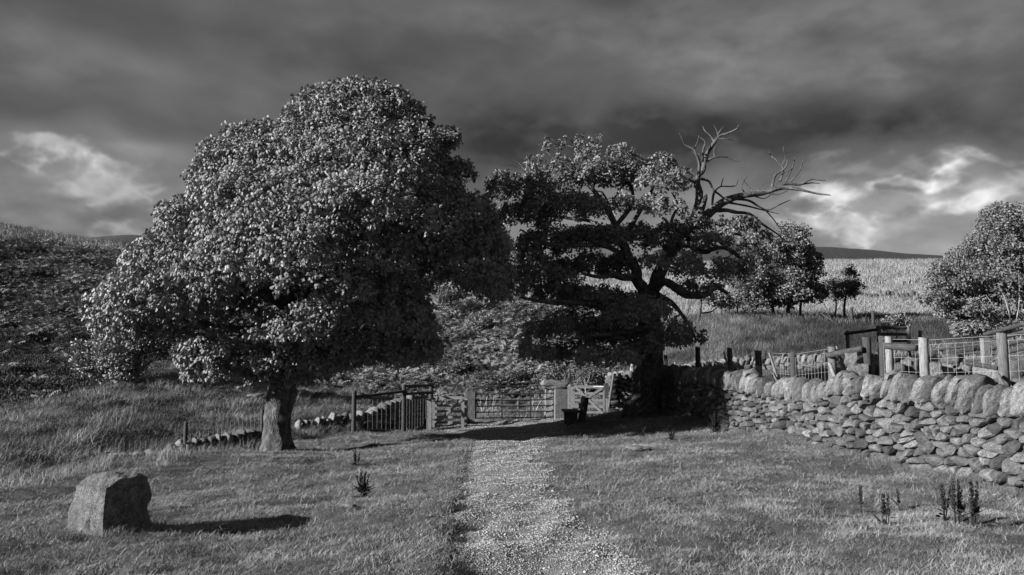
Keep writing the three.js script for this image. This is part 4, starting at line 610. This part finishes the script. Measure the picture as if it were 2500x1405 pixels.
function stake(label, a, b, D, r = 0.035, m = M.paleWood) { const p = at(a[0], a[1], D), q = at(b[0], b[1], D - 0.1), base = spot(a[0], D), root = thing('stake', label, 'stake', base, 'leaning wooden stakes'); const d = p.clone().sub(q).normalize(), foot = p.clone().addScaledVector(d, Math.min(1.5, Math.max(0.2, (p.y - base.y + 0.15) / Math.max(0.3, -d.y)))); part('shaft', pole(foot, q, r, r * 0.85), m, root); }
stake('pale stake leaning left of the first dark post beyond the tree', [1779, 905], [1768, 860], 24); stake('pale leaning stake between two dark posts, middle of the netting', [1893, 905], [1879, 862], 19.4); stake('broken pale stake foot standing on top of the wall', [1900, 935], [1889, 912], 18.4); stake('thin pale stake leaning beside the stacked boulders', [2062, 900], [2043, 846], 17.2, 0.03);
stake('rough pole leaning on the wall end by the right gate', [1486, 995], [1499, 912], 30.2, 0.05, M.wood); stake('long rough branch leaning on the shaded wall beside the trunk', [1602, 1003], [1622, 905], 27.4, 0.06, M.wood); stake('pale post just left of the half-dead trunk above the wall', [1544, 925], [1545, 880], 33, 0.11); stake('short pale stick standing on the shaded paddock wall', [1648, 905], [1649, 884], 34, 0.05);
function railFence(name, label, posts, railLines, o = {}) {   // posts: [px, D, top]; railLines: [from post, to post, drop from tops]
  const feet = posts.map(([px, D]) => spot(px, D)), root = thing(name, label, 'fence', feet[0], o.group), tops = posts.map(([px, D, t]) => at(px, t, D));
  posts.forEach(([px, D, t], i) => postPart(root, feet[i], o.r ?? 0.07, Math.max(0.4, tops[i].y - feet[i].y), o.m ?? M.wood));
  for (const [i, j, d, e = d] of railLines) part('rail', o.flat ? bar(up(tops[i], -d), up(tops[j], -e), 0.035, 0.12) : pole(up(tops[i], -d), up(tops[j], -e), o.rail ?? 0.05), o.railM ?? M.darkWood, root);
  if (o.net) netting(root, feet, 0.1, o.net, 0.16, 5); return root;
}
railFence('rail_fence', 'post and rail fence with wire beside the small wooden gate', [[870, 27.6, 955], [990, 28.6, 940], [1055, 30.0, 940]], [[0, 1, 0.2, 0.22], [1, 2, 0.05, 0.02], [1, 2, 0.32, 0.28]], { r: 0.08, m: M.darkWood, net: 1.1 });
railFence('rail_fence', 'pale two-rail fence on the far slope behind the trunk', [[778, 46, 938], [848, 45, 946], [880, 44.4, 950]], [[0, 1, 0.05], [0, 1, 0.3], [1, 2, 0.05], [1, 2, 0.3]], { r: 0.06, railM: M.paleWood, m: M.paleWood, rail: 0.06 });
railFence('rail_fence', 'low rail fence seen through the bars of the metal gate', [[1190, 37, 972], [1265, 37.2, 975], [1345, 37.4, 972], [1400, 37.6, 974]], [[0, 1, 0.06], [1, 2, 0.06], [2, 3, 0.06], [0, 1, 0.3], [1, 2, 0.3], [2, 3, 0.3]], { r: 0.05, rail: 0.045, railM: M.wood });
railFence('wire_fence', 'thin post and wire fence running along the ditch behind the sycamore', [[266, 20.2, 1089], [467, 22.6, 1031], [650, 25, 1000]], [], { r: 0.055, m: M.darkWood, net: 0.95 });
railFence('hill_fence', 'pale small posts and wire crossing the dark heather slope', [[10, 46, 905], [67, 49, 926], [124, 51, 906], [180, 53, 892]], [], { r: 0.09, m: M.paleWood, net: 1.0 });
railFence('pen_fence', 'dark three-rail fence behind the stacked boulders in the paddock', [[2064, 27, 808], [2141, 25.5, 796], [2212, 25.5, 796], [2240, 27, 808]], [[0, 1, 0.1, 0.12], [1, 2, 0.06], [1, 2, 0.26], [1, 2, 0.46]], { r: 0.06, m: M.wood, rail: 0.05 });
railFence('pen_fence', 'steep dark rails of the stock pen at the right frame edge', [[2405, 20, 815], [2500, 18.5, 790], [2590, 17.5, 772]], [[0, 1, 0.02], [0, 1, 0.2], [0, 1, 0.38], [0, 1, 0.56], [0, 1, 0.74], [1, 2, 0.02], [1, 2, 0.2], [1, 2, 0.38]], { r: 0.06, m: M.darkWood, rail: 0.05 });
railFence('pen_fence', 'low slatted hurdle beside the notched pale post', [[2290, 22, 850], [2394, 19.5, 838]], [[0, 1, 0.04], [0, 1, 0.22], [0, 1, 0.4], [0, 1, 0.56]], { r: 0.04, m: M.wood, rail: 0.03 });
railFence('field_fence', 'two small dark posts in the long grass above the paddock', [[2128, 54, 759], [2076, 56, 752]], [], { r: 0.11, m: M.darkWood });
railFence('field_fence', 'thin posts standing along the distant hill wall', [[2149, 89, 708], [2224, 89, 708]], [], { r: 0.1, m: M.darkWood });
{ // pale post with notches cut for rails
  const p = spot(2396, 19), h = topAt(2396, 826, 19) - p.y, root = thing('notched_post', 'pale stone post with a column of notches in the stock pen', 'post', p); mesh('shaft', bar(V(0, -0.2, 0), V(0, h, 0), 0.15, 0.16), M.coping[3], root);
  for (let i = 0; i < 5; i++) mesh('tooth', bar(V(0.07, h - 0.1 - i * 0.12, 0), V(0.17, h - 0.1 - i * 0.12, 0), 0.06, 0.13), M.coping[3], root);
}

// ---------------------------------------------------------------- boulders and loose stones
{ // standing boulder in the foreground: squared block, sides drawn in toward the top, edges worn
  const a = spot(178, 8.75), b = spot(375, 8.75), W = a.distanceTo(b), base = a.clone().lerp(b, 0.5); base.y = height(base.x, base.z); const H = topAt(270, 1162, 8.75) - base.y;
  let g = mergeVertices(new THREE.BoxGeometry(1, 1, 1, 14, 14, 14).deleteAttribute('uv').deleteAttribute('normal')); const p = g.attributes.position, v = V();
  for (let i = 0; i < p.count; i++) {
    v.fromBufferAttribute(p, i); const s = v.clone().normalize().multiplyScalar(0.62), m = Math.max(Math.abs(v.x), Math.abs(v.y), Math.abs(v.z)); v.lerp(s, 0.16 + (v.y > 0.3 ? 0.08 : 0));
    const t = v.y + 0.5; let x = v.x * (1.02 - 0.05 * t) + (v.x > 0 ? -0.07 * t : 0.02 * t), z = v.z * (1 - 0.1 * t), y = v.y + (v.x < -0.1 ? -0.12 * smooth(-0.1, -0.5, v.x) * smooth(0.1, 0.5, v.y) : 0);
    const bed = 0.012 * n3(0.4, y * 9, 0.2) + 0.009 * n3(x * 3, y * 26, z * 3), k = 1 + 0.07 * n3(x * 2.2 + 5, y * 2.2, z * 2.2) + 0.03 * n3(x * 6, y * 6, z * 6) + bed; p.setXYZ(i, x * k, y * (1 + 0.04 * n3(x * 3, 7, z * 3)), z * k);
  }
  g.computeVertexNormals(); g = toCreasedNormals(g, 0.5); const q = g.attributes.position, uv = []; for (let i = 0; i < q.count; i++) uv.push(q.getX(i) * 0.5 + q.getZ(i) * 0.5, q.getY(i) * 0.55); g.setAttribute('uv', new THREE.Float32BufferAttribute(uv, 2));
  const root = thing('boulder', 'big squared block of bedded gritstone standing alone on the grass', 'boulder', base); const m = mesh('block', g, M.coping[1], root); m.scale.set(W * 0.68, H * 1.16, W * 0.67); m.position.set(0.09, H * 0.44, 0); m.rotation.y = 1.08;
}
seedRandom(71);
function rock(label, px, py, w, h, D, material = M.rock, group) { const b = D ? spot(px, D) : hit(px, py), d = -b.z, s = d / FOCAL, r = thing('rock', label, 'rock', b, group), m = mesh('stone_body', pick(boulders), material, r); m.scale.set(w * s * 1.2, h * s * 1.3, w * s * rr(0.7, 1)); m.position.y = D ? at(px, py, D).y - b.y : h * s * 0.4 + (d > 20 ? 0.12 : 0); m.rotation.y = rr(0, 6); return r; }
rock('upper of two stacked boulders behind the field wall', 2090, 880, 54, 30, 16.2, M.coping[1]); rock('lower of two stacked boulders behind the field wall', 2094, 910, 60, 34, 16.2, M.coping[1]); rock('small upright stone right of the stacked boulders', 2133, 912, 20, 28, 16.3, M.coping[1]);
[[2188, 912, 26, 34, 17, 'dark slab first in the row of collapsed fold stones'], [2213, 905, 34, 44, 17.2, 'tall dark slab second in the row of fold stones'], [2268, 910, 30, 34, 16.4, 'stone standing just right of the pale fence post'], [2298, 915, 34, 38, 16.6, 'pale-faced stone in the row of fold stones'], [2318, 880, 44, 24, 17, 'large pale cap stone on the heap of fold stones'], [2345, 912, 40, 44, 16.8, 'dark upright stone under the fallen rail'], [2388, 915, 34, 34, 16.2, 'round pale stone below the notched post'], [2416, 915, 28, 36, 16, 'stone half hidden by the last thick fence post'], [2462, 905, 40, 40, 15.4, 'pale angular stone right of the last thick fence post'], [2488, 900, 40, 36, 15.6, 'broken pale stone at the frame edge in the fold'], [2330, 935, 90, 16, 16, 'long flat course stone under the fold heap'], [2400, 938, 60, 18, 15.6, 'second flat course stone under the fold heap'], [2478, 935, 56, 18, 14.8, 'flat course stone at the frame edge'], [2400, 955, 80, 14, 15, 'lowest flat stone right behind the wall coping'], [2300, 955, 60, 14, 15.6, 'low flat stone behind the wall coping near the pale post']].forEach(([x, y, w, h, D, label], i) => rock(label, x, y, w, h, D, M.coping[i % 4], 'tumbled stones of the sheepfold'));
[[325, 905, 40, 16, 'smooth rounded rock on the left ridge'], [326, 888, 10, 10, 'tiny upright rock on the left ridge'], [392, 938, 14, 10, 'small pale rock in the rough grass below the ridge'], [448, 942, 22, 12, 'flat rock half buried in the rough grass'], [508, 946, 24, 12, 'rock in rough grass under the low boughs'], [582, 965, 20, 12, 'pale rock left of the sycamore trunk'], [625, 978, 36, 8, 'flat stone step just left of the trunk'], [790, 985, 16, 12, 'white topped rock right of the sycamore trunk'], [855, 990, 26, 14, 'wedge rock touching the first fence post'], [945, 985, 22, 18, 'upright egg-shaped rock behind the climbing wall'], [740, 975, 20, 14, 'dark pointed rock behind the sycamore trunk'], [1555, 1097, 50, 6, 'thin flat slab lying in the grass right of the path'], [850, 1240, 28, 7, 'little flat stone in the grass below the dark weeds'], [1083, 990, 16, 14, 'squared rock seen through the small wooden gate'], [2040, 790, 6, 5, 'small stone on the shaded bank']].forEach(([x, y, w, h, label]) => rock(label, x, y, w, h, 0, M.rock, 'scattered rocks'));
{ const g = hit(2047, 803, 38), r = thing('dead_branch', 'bare forked dead branch lying on the shaded bank', 'branch', g); for (const w of [[[0, -0.1], [-0.12, 0.35], [-0.4, 0.6], [-0.6, 1.0]], [[-0.3, 0.5], [-0.7, 0.75], [-1.1, 1.05]]]) mesh('stick', limb(w.map(([x, y]) => V(x, y, 0.1 * x)), w.map((_, i) => 0.06 - i * 0.016), 6, 0.1), M.wood, r); }

// ---------------------------------------------------------------- docks and weeds
const dockLeaf = [[0, 0], [0.14, 0.3], [0.1, 0.75], [0, 1], [-0.1, 0.75], [-0.14, 0.3]];
function dock(label, px, py, h, stems, lean, leafy) {
  const b = hit(px, py), s = -b.z / FOCAL, root = thing('dock_plant', label, 'weed', b, 'dark dock plants'), H = h * s;
  for (let i = 0; i < stems; i++) {
    const k = rr(0.75, 1.1) * H, dx = rr(-1, 1) * lean * H, dz = rr(-1, 1) * lean * H, o = V(rr(-0.04, 0.04), -0.02, rr(-0.04, 0.04)), tip = V(o.x + dx, k, o.z + dz), out = [];
    mesh('stem', limb([o, o.clone().lerp(tip, 0.5).add(V(dx * -0.12, 0, 0)), tip], [0.006, 0.005, 0.002], 5, 0.05, 3), M.dock, root);
    for (let j = 0; j < 90; j++) { const t = rr(0.35, 1), p = o.clone().lerp(tip, t), a = rr(0, 6.3), d = V(Math.cos(a) * 0.6, rr(0.5, 1), Math.sin(a) * 0.6); leafInto(out, p.add(d.clone().multiplyScalar(0.008)), d, V(rr(-1, 1), rr(-1, 1), rr(-1, 1)), rr(0.014, 0.03) * (1.3 - 0.6 * t), smallLeaf); }
    mesh('seed_head', soup(out), M.dock, root);
  }
  const out = []; for (let j = 0; j < leafy; j++) { const a = rr(0, 6.3), d = V(Math.cos(a), rr(0.15, 1.3), Math.sin(a)); leafInto(out, V(rr(-0.05, 0.05), rr(0, 0.35) * H, rr(-0.05, 0.05)), d, V(-d.x * 0.4, 1, -d.z * 0.4), H * rr(0.25, 0.5), dockLeaf); }
  if (leafy) mesh('leaves', soup(out), M.dock, root);
}
seedRandom(81);
dock('bushy dark dock plant left of the path, nearer of two', 886, 1218, 62, 6, 0.35, 34); dock('small dark dock plant left of the path, farther of two', 868, 1138, 36, 4, 0.3, 18);
dock('slim dark dock stalk standing apart, left of the group', 2104, 1257, 72, 2, 0.05, 2); dock('sturdy dark dock stalk in the middle of the grass', 2167, 1288, 84, 3, 0.06, 4); dock('thin short dock stalk behind the middle one', 2206, 1250, 50, 1, 0.05, 1);
dock('tall leaning dock cluster, left of the thick trio', 2308, 1275, 90, 4, 0.2, 5); dock('tallest upright dock cluster in the thick trio', 2338, 1285, 104, 5, 0.1, 5); dock('dense dark dock cluster, rightmost of the trio', 2376, 1288, 98, 6, 0.1, 6);
dock('leafy weed growing at the wall foot by the shadow edge', 1748, 1058, 48, 7, 0.5, 40); dock('low weed tuft at the edge of the tree shadow', 1640, 1076, 26, 5, 0.5, 26); dock('small weed in the tree shadow beside the wall', 1572, 1066, 22, 3, 0.4, 16);
console.log('things done');

// ---------------------------------------------------------------- ground cover: gravel, grass, bracken, heather
seedRandom(91);
function tuft(n, spread, h0, h1, w, bend, segs = 1) {
  const out = [];
  for (let i = 0; i < n; i++) {
    const a = rr(0, 6.3), r = spread * Math.sqrt(rnd()), p = V(Math.cos(a) * r, -0.01, Math.sin(a) * r), h = rr(h0, h1), d = rr(0, 6.3), l = bend * h * rr(0.2, 1), t = V(Math.cos(d) * l, h, Math.sin(d) * l), sd = V(-Math.sin(d + rr(-0.8, 0.8)), 0, Math.cos(d)).multiplyScalar(w * rr(0.6, 1.2));
    const q = p.clone().add(t);
    if (segs === 1) T3(out, p.clone().sub(sd), p.clone().add(sd), q);
    else { const m = p.clone().add(V(t.x * 0.3, t.y * 0.62, t.z * 0.3)), s2 = sd.clone().multiplyScalar(0.75); q.y -= h * 0.12 * bend; T3(out, p.clone().sub(sd), p.clone().add(sd), m.clone().add(s2)); T3(out, p.clone().sub(sd), m.clone().add(s2), m.clone().sub(s2)); T3(out, m.clone().sub(s2), m.clone().add(s2), q); }
  }
  return soup(out);
}
const SHORT = [0, 1, 2].map(() => tuft(26, 0.1, 0.012, 0.034, 0.0028, 2.2)), STRAW = [0, 1].map(() => tuft(4, 0.1, 0.05, 0.13, 0.0016, 1.8, 2)), LONG = [0, 1, 2].map(() => tuft(38, 0.2, 0.12, 0.42, 0.0045, 1.3, 2)), MEADOW = [0, 1].map(() => tuft(40, 0.5, 0.3, 0.75, 0.02, 0.7, 2));
function frondClump() {
  const out = [];
  for (let f = 0; f < 5; f++) {
    const a = f * 1.26 + rr(-0.4, 0.4), dir = V(Math.cos(a), 0, Math.sin(a)), side = V(-dir.z, 0, dir.x), H = rr(0.55, 0.85), R = rr(0.45, 0.75), pt = (t) => dir.clone().multiplyScalar(R * t * t).add(V(0, H * (1.25 * t - 0.45 * t * t * t), 0));
    for (let k = 3; k < 12; k++) { const t = k / 12, p = pt(t), q = pt(Math.min(1, t + 0.07)), len = 0.3 * Math.sin(Math.min(1, (1.08 - t) * 1.25) * Math.PI / 2) * (t < 0.4 ? 0.8 : 1); for (const s of [-1, 1]) { const e = p.clone().addScaledVector(side, s * len).add(dir.clone().multiplyScalar(0.08)).add(V(0, rr(-0.1, -0.01), 0)); T3(out, p, q, e); } }
    T3(out, V(-0.01, -0.1, 0), V(0.01, -0.1, 0), pt(0.7)); 
  }
  return soup(out);
}
const FROND = [0, 1, 2].map(frondClump);
const SPRIG = [0, 1].map(() => { const out = []; for (let i = 0; i < 200; i++) { const a = rr(0, 6.3), c = Math.sqrt(rnd()), sn = Math.sqrt(1 - c * c), d = V(Math.cos(a) * sn, c, Math.sin(a) * sn), b = d.clone().multiplyScalar(rr(0.2, 0.34)).multiply(V(1.15, 0.8, 1.15)), t = d.clone().add(V(rr(-0.6, 0.6), rr(0, 0.9), rr(-0.6, 0.6))).normalize().multiplyScalar(rr(0.025, 0.055)), s = V(rr(-1, 1), rr(-0.6, 0.6), rr(-1, 1)).normalize().multiplyScalar(rr(0.012, 0.024)); T3(out, b.clone().sub(s), b.clone().add(s), b.clone().add(t)); } return soup(out); });
const onWall = (x, z) => { for (let s = 0; s <= fieldWall.L; s += 0.4) { const f = fieldWall.frame(s), dx = x - f.p.x, dz = z - f.p.z; if (dx * dx + dz * dz < 0.62) { const o = dx * f.n.x + dz * f.n.z; if (Math.abs(o) < 0.32) return true; } } return false; };
const inPath = (x, D, m = 0) => D < 33 && x > leftEdge(D) + 0.02 + m && x < rightEdge(D) - m;
const leaning = (x, D, s) => new THREE.Matrix4().makeShear(-0.45 * n2(x * 0.2, D * 0.2) , 0, rr(-0.15, 0.55), 0, 0, 0).premultiply(place(ground(x, -D), 0, 0, 0, s)).multiply(place(V(0, 0, 0), 0, rr(0, 6.3), 0, 1));
const scatter = { short: [], straw: [], long: [], meadow: [], fern: [], heather: [] };
// near turf: even scatter in rings of distance, thinner with distance, a little beyond the frame on both sides
function strew(D0, D1, perM2, fn) {
  const steps = Math.ceil((D1 - D0) / Math.max(0.5, D0 * 0.05)), dz = (D1 - D0) / steps;
  for (let i = 0; i < steps; i++) { const d = D0 + i * dz, w = d * 0.74 + 0.8, n = Math.round(w * 2 * dz * perM2); for (let k = 0; k < n; k++) { const x = rr(-w, w), D = d + rnd() * dz; fn(x, D, bearing(x, D)); } }
}
const wallD = table([[1480, 30], [1590, 29], [1750, 20.6], [1900, 17.8], [2030, 15.5], [2180, 13.9], [2340, 12.6], [2500, 11.3], [2660, 10.4], [2900, 9.4]]);
const turf = (size, keep) => (x, D, b) => {
  if (D > (b < 1480 ? lipOf(b) : wallD(b)) || rnd() > keep) return;
  const inside = inPath(x, D, -0.03); if (inside && (rnd() > 0.012)) return;
  const wear = D < 30 && x > rightEdge(D) - 0.1 && x < rightEdge(D) + 0.35 && rnd() < 0.5; if (wear) return;
  const patch = fbm(x * 0.55, D * 0.55, 3), fine = n2(x * 2.4, D * 2.4); if (patch + 0.4 * fine < -0.42 && rnd() < 0.6) return;
  const s = size * rr(0.7, 1.3) * (1 + 0.45 * patch + 0.25 * fine);
  scatter.short.push([place(ground(x, -D), rr(-0.2, 0.2), rr(0, 6.3), rr(-0.2, 0.2), s, Math.sqrt(s) * rr(0.7, 1.35), s), clamp(0.95 + 1.0 * patch + 0.45 * fine + rr(-0.3, 0.4), 0.3, 2.2)]);
  if (rnd() < 0.055 + 0.06 * Math.max(0, n2(x * 0.8 + 7, D * 0.8))) scatter.straw.push([place(ground(x, -D), rr(-0.3, 0.3), rr(0, 6.3), rr(-0.3, 0.3), rr(0.6, 1.2) * Math.min(1.3, size)), rr(1.4, 2.6)]);
};
strew(5.2, 8, 520, turf(1, 1)); strew(8, 11, 360, turf(1.1, 1)); strew(11, 15, 220, turf(1.3, 1)); strew(15, 21, 130, turf(1.6, 1)); strew(21, 32, 70, turf(2, 1));
// lip of turf overhanging the left side of the track
for (let D = 5; D < 24; D += 0.011 * Math.max(1, D / 9)) { const x = leftEdge(D) + rr(-0.1, 0.03); scatter.short.push([place(ground(x, -D), rr(-0.2, 0.2), rr(0, 6.3), rr(-0.5, 0.1), rr(0.9, 1.7)), rr(0.6, 1.3)]); }
// taller fringe round the boulder, the wall foot and the trunks
const fringe = (x, D, s, tone) => scatter.long.push([place(ground(x, -D), rr(-0.2, 0.2), rr(0, 6.3), rr(-0.2, 0.2), s), tone]);
for (let i = 0; i < 130; i++) { const c = spot(277, 8.75), a = rr(0, 6.3), r = rr(0.42, 0.62); fringe(c.x + Math.cos(a) * r * 1.05, -c.z - Math.sin(a) * r, rr(0.12, 0.4), rr(0.7, 1.3)); }
for (let s = 0; s < fieldWall.L; s += 0.035) { const f = fieldWall.frame(s), o = 0.32 + rr(0, 0.16); fringe(f.p.x + f.n.x * o, -(f.p.z + f.n.z * o), rr(0.12, 0.42), rr(0.6, 1.2)); }
for (let i = 0; i < 90; i++) { const c = pick([spot(680, 20.9), spot(1576, 25.6)]), a = rr(0, 6.3), r = rr(0.5, 1.2); fringe(c.x + Math.cos(a) * r, -c.z + Math.sin(a) * r, rr(0.2, 0.5), rr(0.6, 1.2)); }
// long grass lip above the ditch on the left, with pale bents
strew(10, 21, 26, (x, D, b) => { const l = lipOf(b); if (b > 640 || D < l - 2.6 - 1.5 * n2(x * 0.7, 4) || D > l + 1) return; const p = n2(x * 0.6, D * 0.9); if (p < -0.1 && rnd() < 0.8) return; fringe(x, D, rr(0.35, 0.85), 1.0 + 0.8 * Math.max(0, p) + rr(0, 0.4)); });
// rough grass on the left mound, the paddock and the banks
strew(16, 46, 22, (x, D, b) => {
  if (b > 1480 || D < lipOf(b) + 0.2 || (b > 1050 && D < 32.5) || (b < 330 && D > 30 + b * 0.014)) return;
  if (b > 1050 && rnd() < 0.25) return;
  const p = fbm(x * 0.28, D * 0.28, 3), dark = fbm(x * 0.5 + 30, D * 0.5, 3) > 0.12;
  if (dark && rnd() < 0.55) { scatter.heather.push([place(ground(x, -D), 0, rr(0, 6.3), 0, rr(0.5, 1.1)), rr(1, 2)]); return; }
  const s = rr(0.6, 1.25) * (1 + 0.6 * p); scatter.long.push([leaning(x, D, s), clamp(1.05 + 1.1 * p + rr(-0.3, 0.4), 0.4, 2.2)]);
});
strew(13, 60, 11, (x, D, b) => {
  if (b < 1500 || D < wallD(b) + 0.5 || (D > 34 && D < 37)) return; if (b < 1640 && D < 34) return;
  const p = fbm(x * 0.3 + 3, D * 0.3, 3), s = rr(0.6, 1.2) * (D > 37 ? 1.5 : 0.8) * (1 + 0.4 * p); scatter.long.push([place(ground(x, -D), rr(-0.4, 0.4), rr(0, 6.3), rr(-0.5, 0.5), s), clamp((0.85 + 1.7 * p + rr(-0.3, 0.35)) * (D > 38 ? 0.66 - 0.4 * smooth(1850, 2020, b) : 1), 0.18, 2)]);  // upper bank: shade put into the grass tone, deepening to the right
});
strew(56, 100, 2.6, (x, D, b) => { if (b < 1330 + (D < 84 ? 250 : 0) || (D > 86.5 && D < 88.6)) return; scatter.meadow.push([place(ground(x, -D), 0, rr(0, 6.3), 0, rr(0.7, 1.3)), clamp((1.5 + 0.7 * fbm(x * 0.2, D * 0.2, 3) + rr(-0.2, 0.3)) * (D < 68 + 3 * n2(x * 0.3, 1) ? 0.4 : 1), 0.3, 2.4)]); });
strew(100, 190, 0.7, (x, D, b) => { if (b < 1200 || b > 2500) return; scatter.meadow.push([place(ground(x, -D), 0, rr(0, 6.3), 0, rr(1.3, 2.2)), clamp(1.55 + 0.8 * fbm(x * 0.1, D * 0.1, 3) + rr(-0.2, 0.3), 0.6, 2.4)]); });
strew(96, 134, 1.3, (x, D, b) => { if (b > 700 || D < 104 + 8 * n2(x * 0.1, 3)) return; scatter.meadow.push([place(ground(x, -D), 0, rr(0, 6.3), rr(-0.2, 0.2), rr(0.8, 1.6)), clamp(1.3 + 0.7 * fbm(x * 0.2, D * 0.2, 3) + rr(-0.2, 0.3), 0.6, 2.2)]); });
// bracken on the hillside and the bank behind the gates, heather below it
strew(30, 112, 4.4, (x, D, b) => {
  if (b > 1500 || D < 31 + clamp(b, 0, 600) * 0.018) return; const c = fbm(x * 0.12, D * 0.12, 3);
  if (b < 420) { if (D < 60 + 7 * c) { if (rnd() < 0.85) return void scatter.heather.push([place(ground(x, -D), 0, rr(0, 6.3), 0, rr(1.0, 2.0) * (1 + 0.9 * fbm(x * 0.35, D * 0.35, 2))), clamp(1 + 1.2 * c + rr(-0.3, 0.4), 0.4, 2)]); if (rnd() < 0.5) return; } if (D > 106 + 10 * c) return; }
  else if (D < 43 + 4 * c || (b > 900 && D > 80 + 4 * c)) return;
  if (rnd() > (D > 75 ? 0.7 : 1)) return;
  scatter.fern.push([place(ground(x, -D), rr(-0.2, 0.2), rr(0, 6.3), rr(-0.2, 0.2), rr(0.8, 1.35) * clamp(D / 55, 0.8, 1.5)), clamp(1 + 1.5 * c + rr(-0.4, 0.5), 0.25, 2.1)]);
});
strew(31, 60, 7, (x, D, b) => { if (b > 380 || D < 31 + Math.max(0, b) * 0.02) return; scatter.heather.push([place(ground(x, -D), 0, rr(0, 6.3), 0, rr(0.8, 1.8) * (1 + 0.9 * fbm(x * 0.35, D * 0.35, 2))), clamp(1 + fbm(x * 0.2, D * 0.2, 3) + rr(-0.3, 0.4), 0.4, 2)]); });
strew(31, 48, 4, (x, D, b) => { if (b < 900 || b > 1500 || D < 37.5) return; scatter.fern.push([place(ground(x, -D), rr(-0.2, 0.2), rr(0, 6.3), rr(-0.2, 0.2), rr(0.5, 0.9)), rr(0.5, 1.3)]); });
const spread = (name, shapes, material, list, label, category) => { const root = new THREE.Group(); root.name = numbered(name); tag(root, label, category, null, 'stuff'); scene.add(root); shapes.forEach((g, i) => { const sub = list.filter((_, k) => k % shapes.length === i); if (sub.length) copies(category === 'gravel' ? 'chippings' : 'clumps', g, material, sub, root); }); };
spread('turf_grass', SHORT, M.grass, scatter.short, 'short sheep-cropped turf covering the near pasture', 'grass');
spread('dry_grass', STRAW, M.grass, scatter.straw, 'pale dry grass stalks scattered over the turf', 'grass');
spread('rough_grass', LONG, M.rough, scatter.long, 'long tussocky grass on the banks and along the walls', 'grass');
spread('meadow_grass', MEADOW, M.rough, scatter.meadow, 'tall pale grass of the far hill fields', 'grass');
spread('bracken', FROND, M.bracken, scatter.fern, 'bracken fronds covering the hillside and the bank', 'bracken');
spread('heather', SPRIG, M.heather, scatter.heather, 'dark heather growing on the lower left hillside', 'heather');
// gravel on the track
{
  seedRandom(95); const list = [], shapes = [0, 1, 2].map((k) => { const g = new THREE.IcosahedronGeometry(1, 0), p = g.attributes.position; for (let i = 0; i < p.count; i++) { const v = V().fromBufferAttribute(p, i), q = 1 + 0.35 * n3(v.x * 1.7 + k * 9, v.y * 1.7, v.z * 1.7); p.setXYZ(i, v.x * q, v.y * q * 0.62, v.z * q * 0.85); } g.deleteAttribute('uv'); g.deleteAttribute('normal'); return g; });
  const grit = (D0, D1, per, s0, s1) => strew(D0, D1, per, (x, D) => { const l = leftEdge(D), r = rightEdge(D), out = x < l - 0.02 || x > r + 0.12; if (out && (x < l - 0.5 || x > r + 0.5 || rnd() > 0.03)) return; const q = fbm(x * 1.6, D * 1.1, 3), side = (x - l) / (r - l); if (q + 0.25 - 0.35 * side < -0.05 && rnd() < 0.45) return; const s = rr(s0, s1) * (rnd() < 0.04 ? 1.8 : 1); list.push([place(ground(x, -D, 0.012 + s * 0.2), rr(-0.5, 0.5), rr(0, 6.3), rr(-0.5, 0.5), s), rr(0.65, 1.4)]); });
  grit(5, 8, 2600, 0.003, 0.01); grit(8, 11, 1500, 0.004, 0.011); grit(11, 16, 800, 0.005, 0.013); grit(16, 23, 360, 0.007, 0.016); grit(23, 32, 130, 0.01, 0.02);
  spread('gravel', shapes, M.gravel, list, 'loose pale stone chippings covering the track', 'gravel');
  console.log('gravel', list.length, Object.entries(scatter).map(([k, v]) => k + ' ' + v.length).join(', '));
}
scene.traverse((o) => { if (o.isMesh) o.castShadow = o.receiveShadow = true; });
renderer.render(scene, camera);
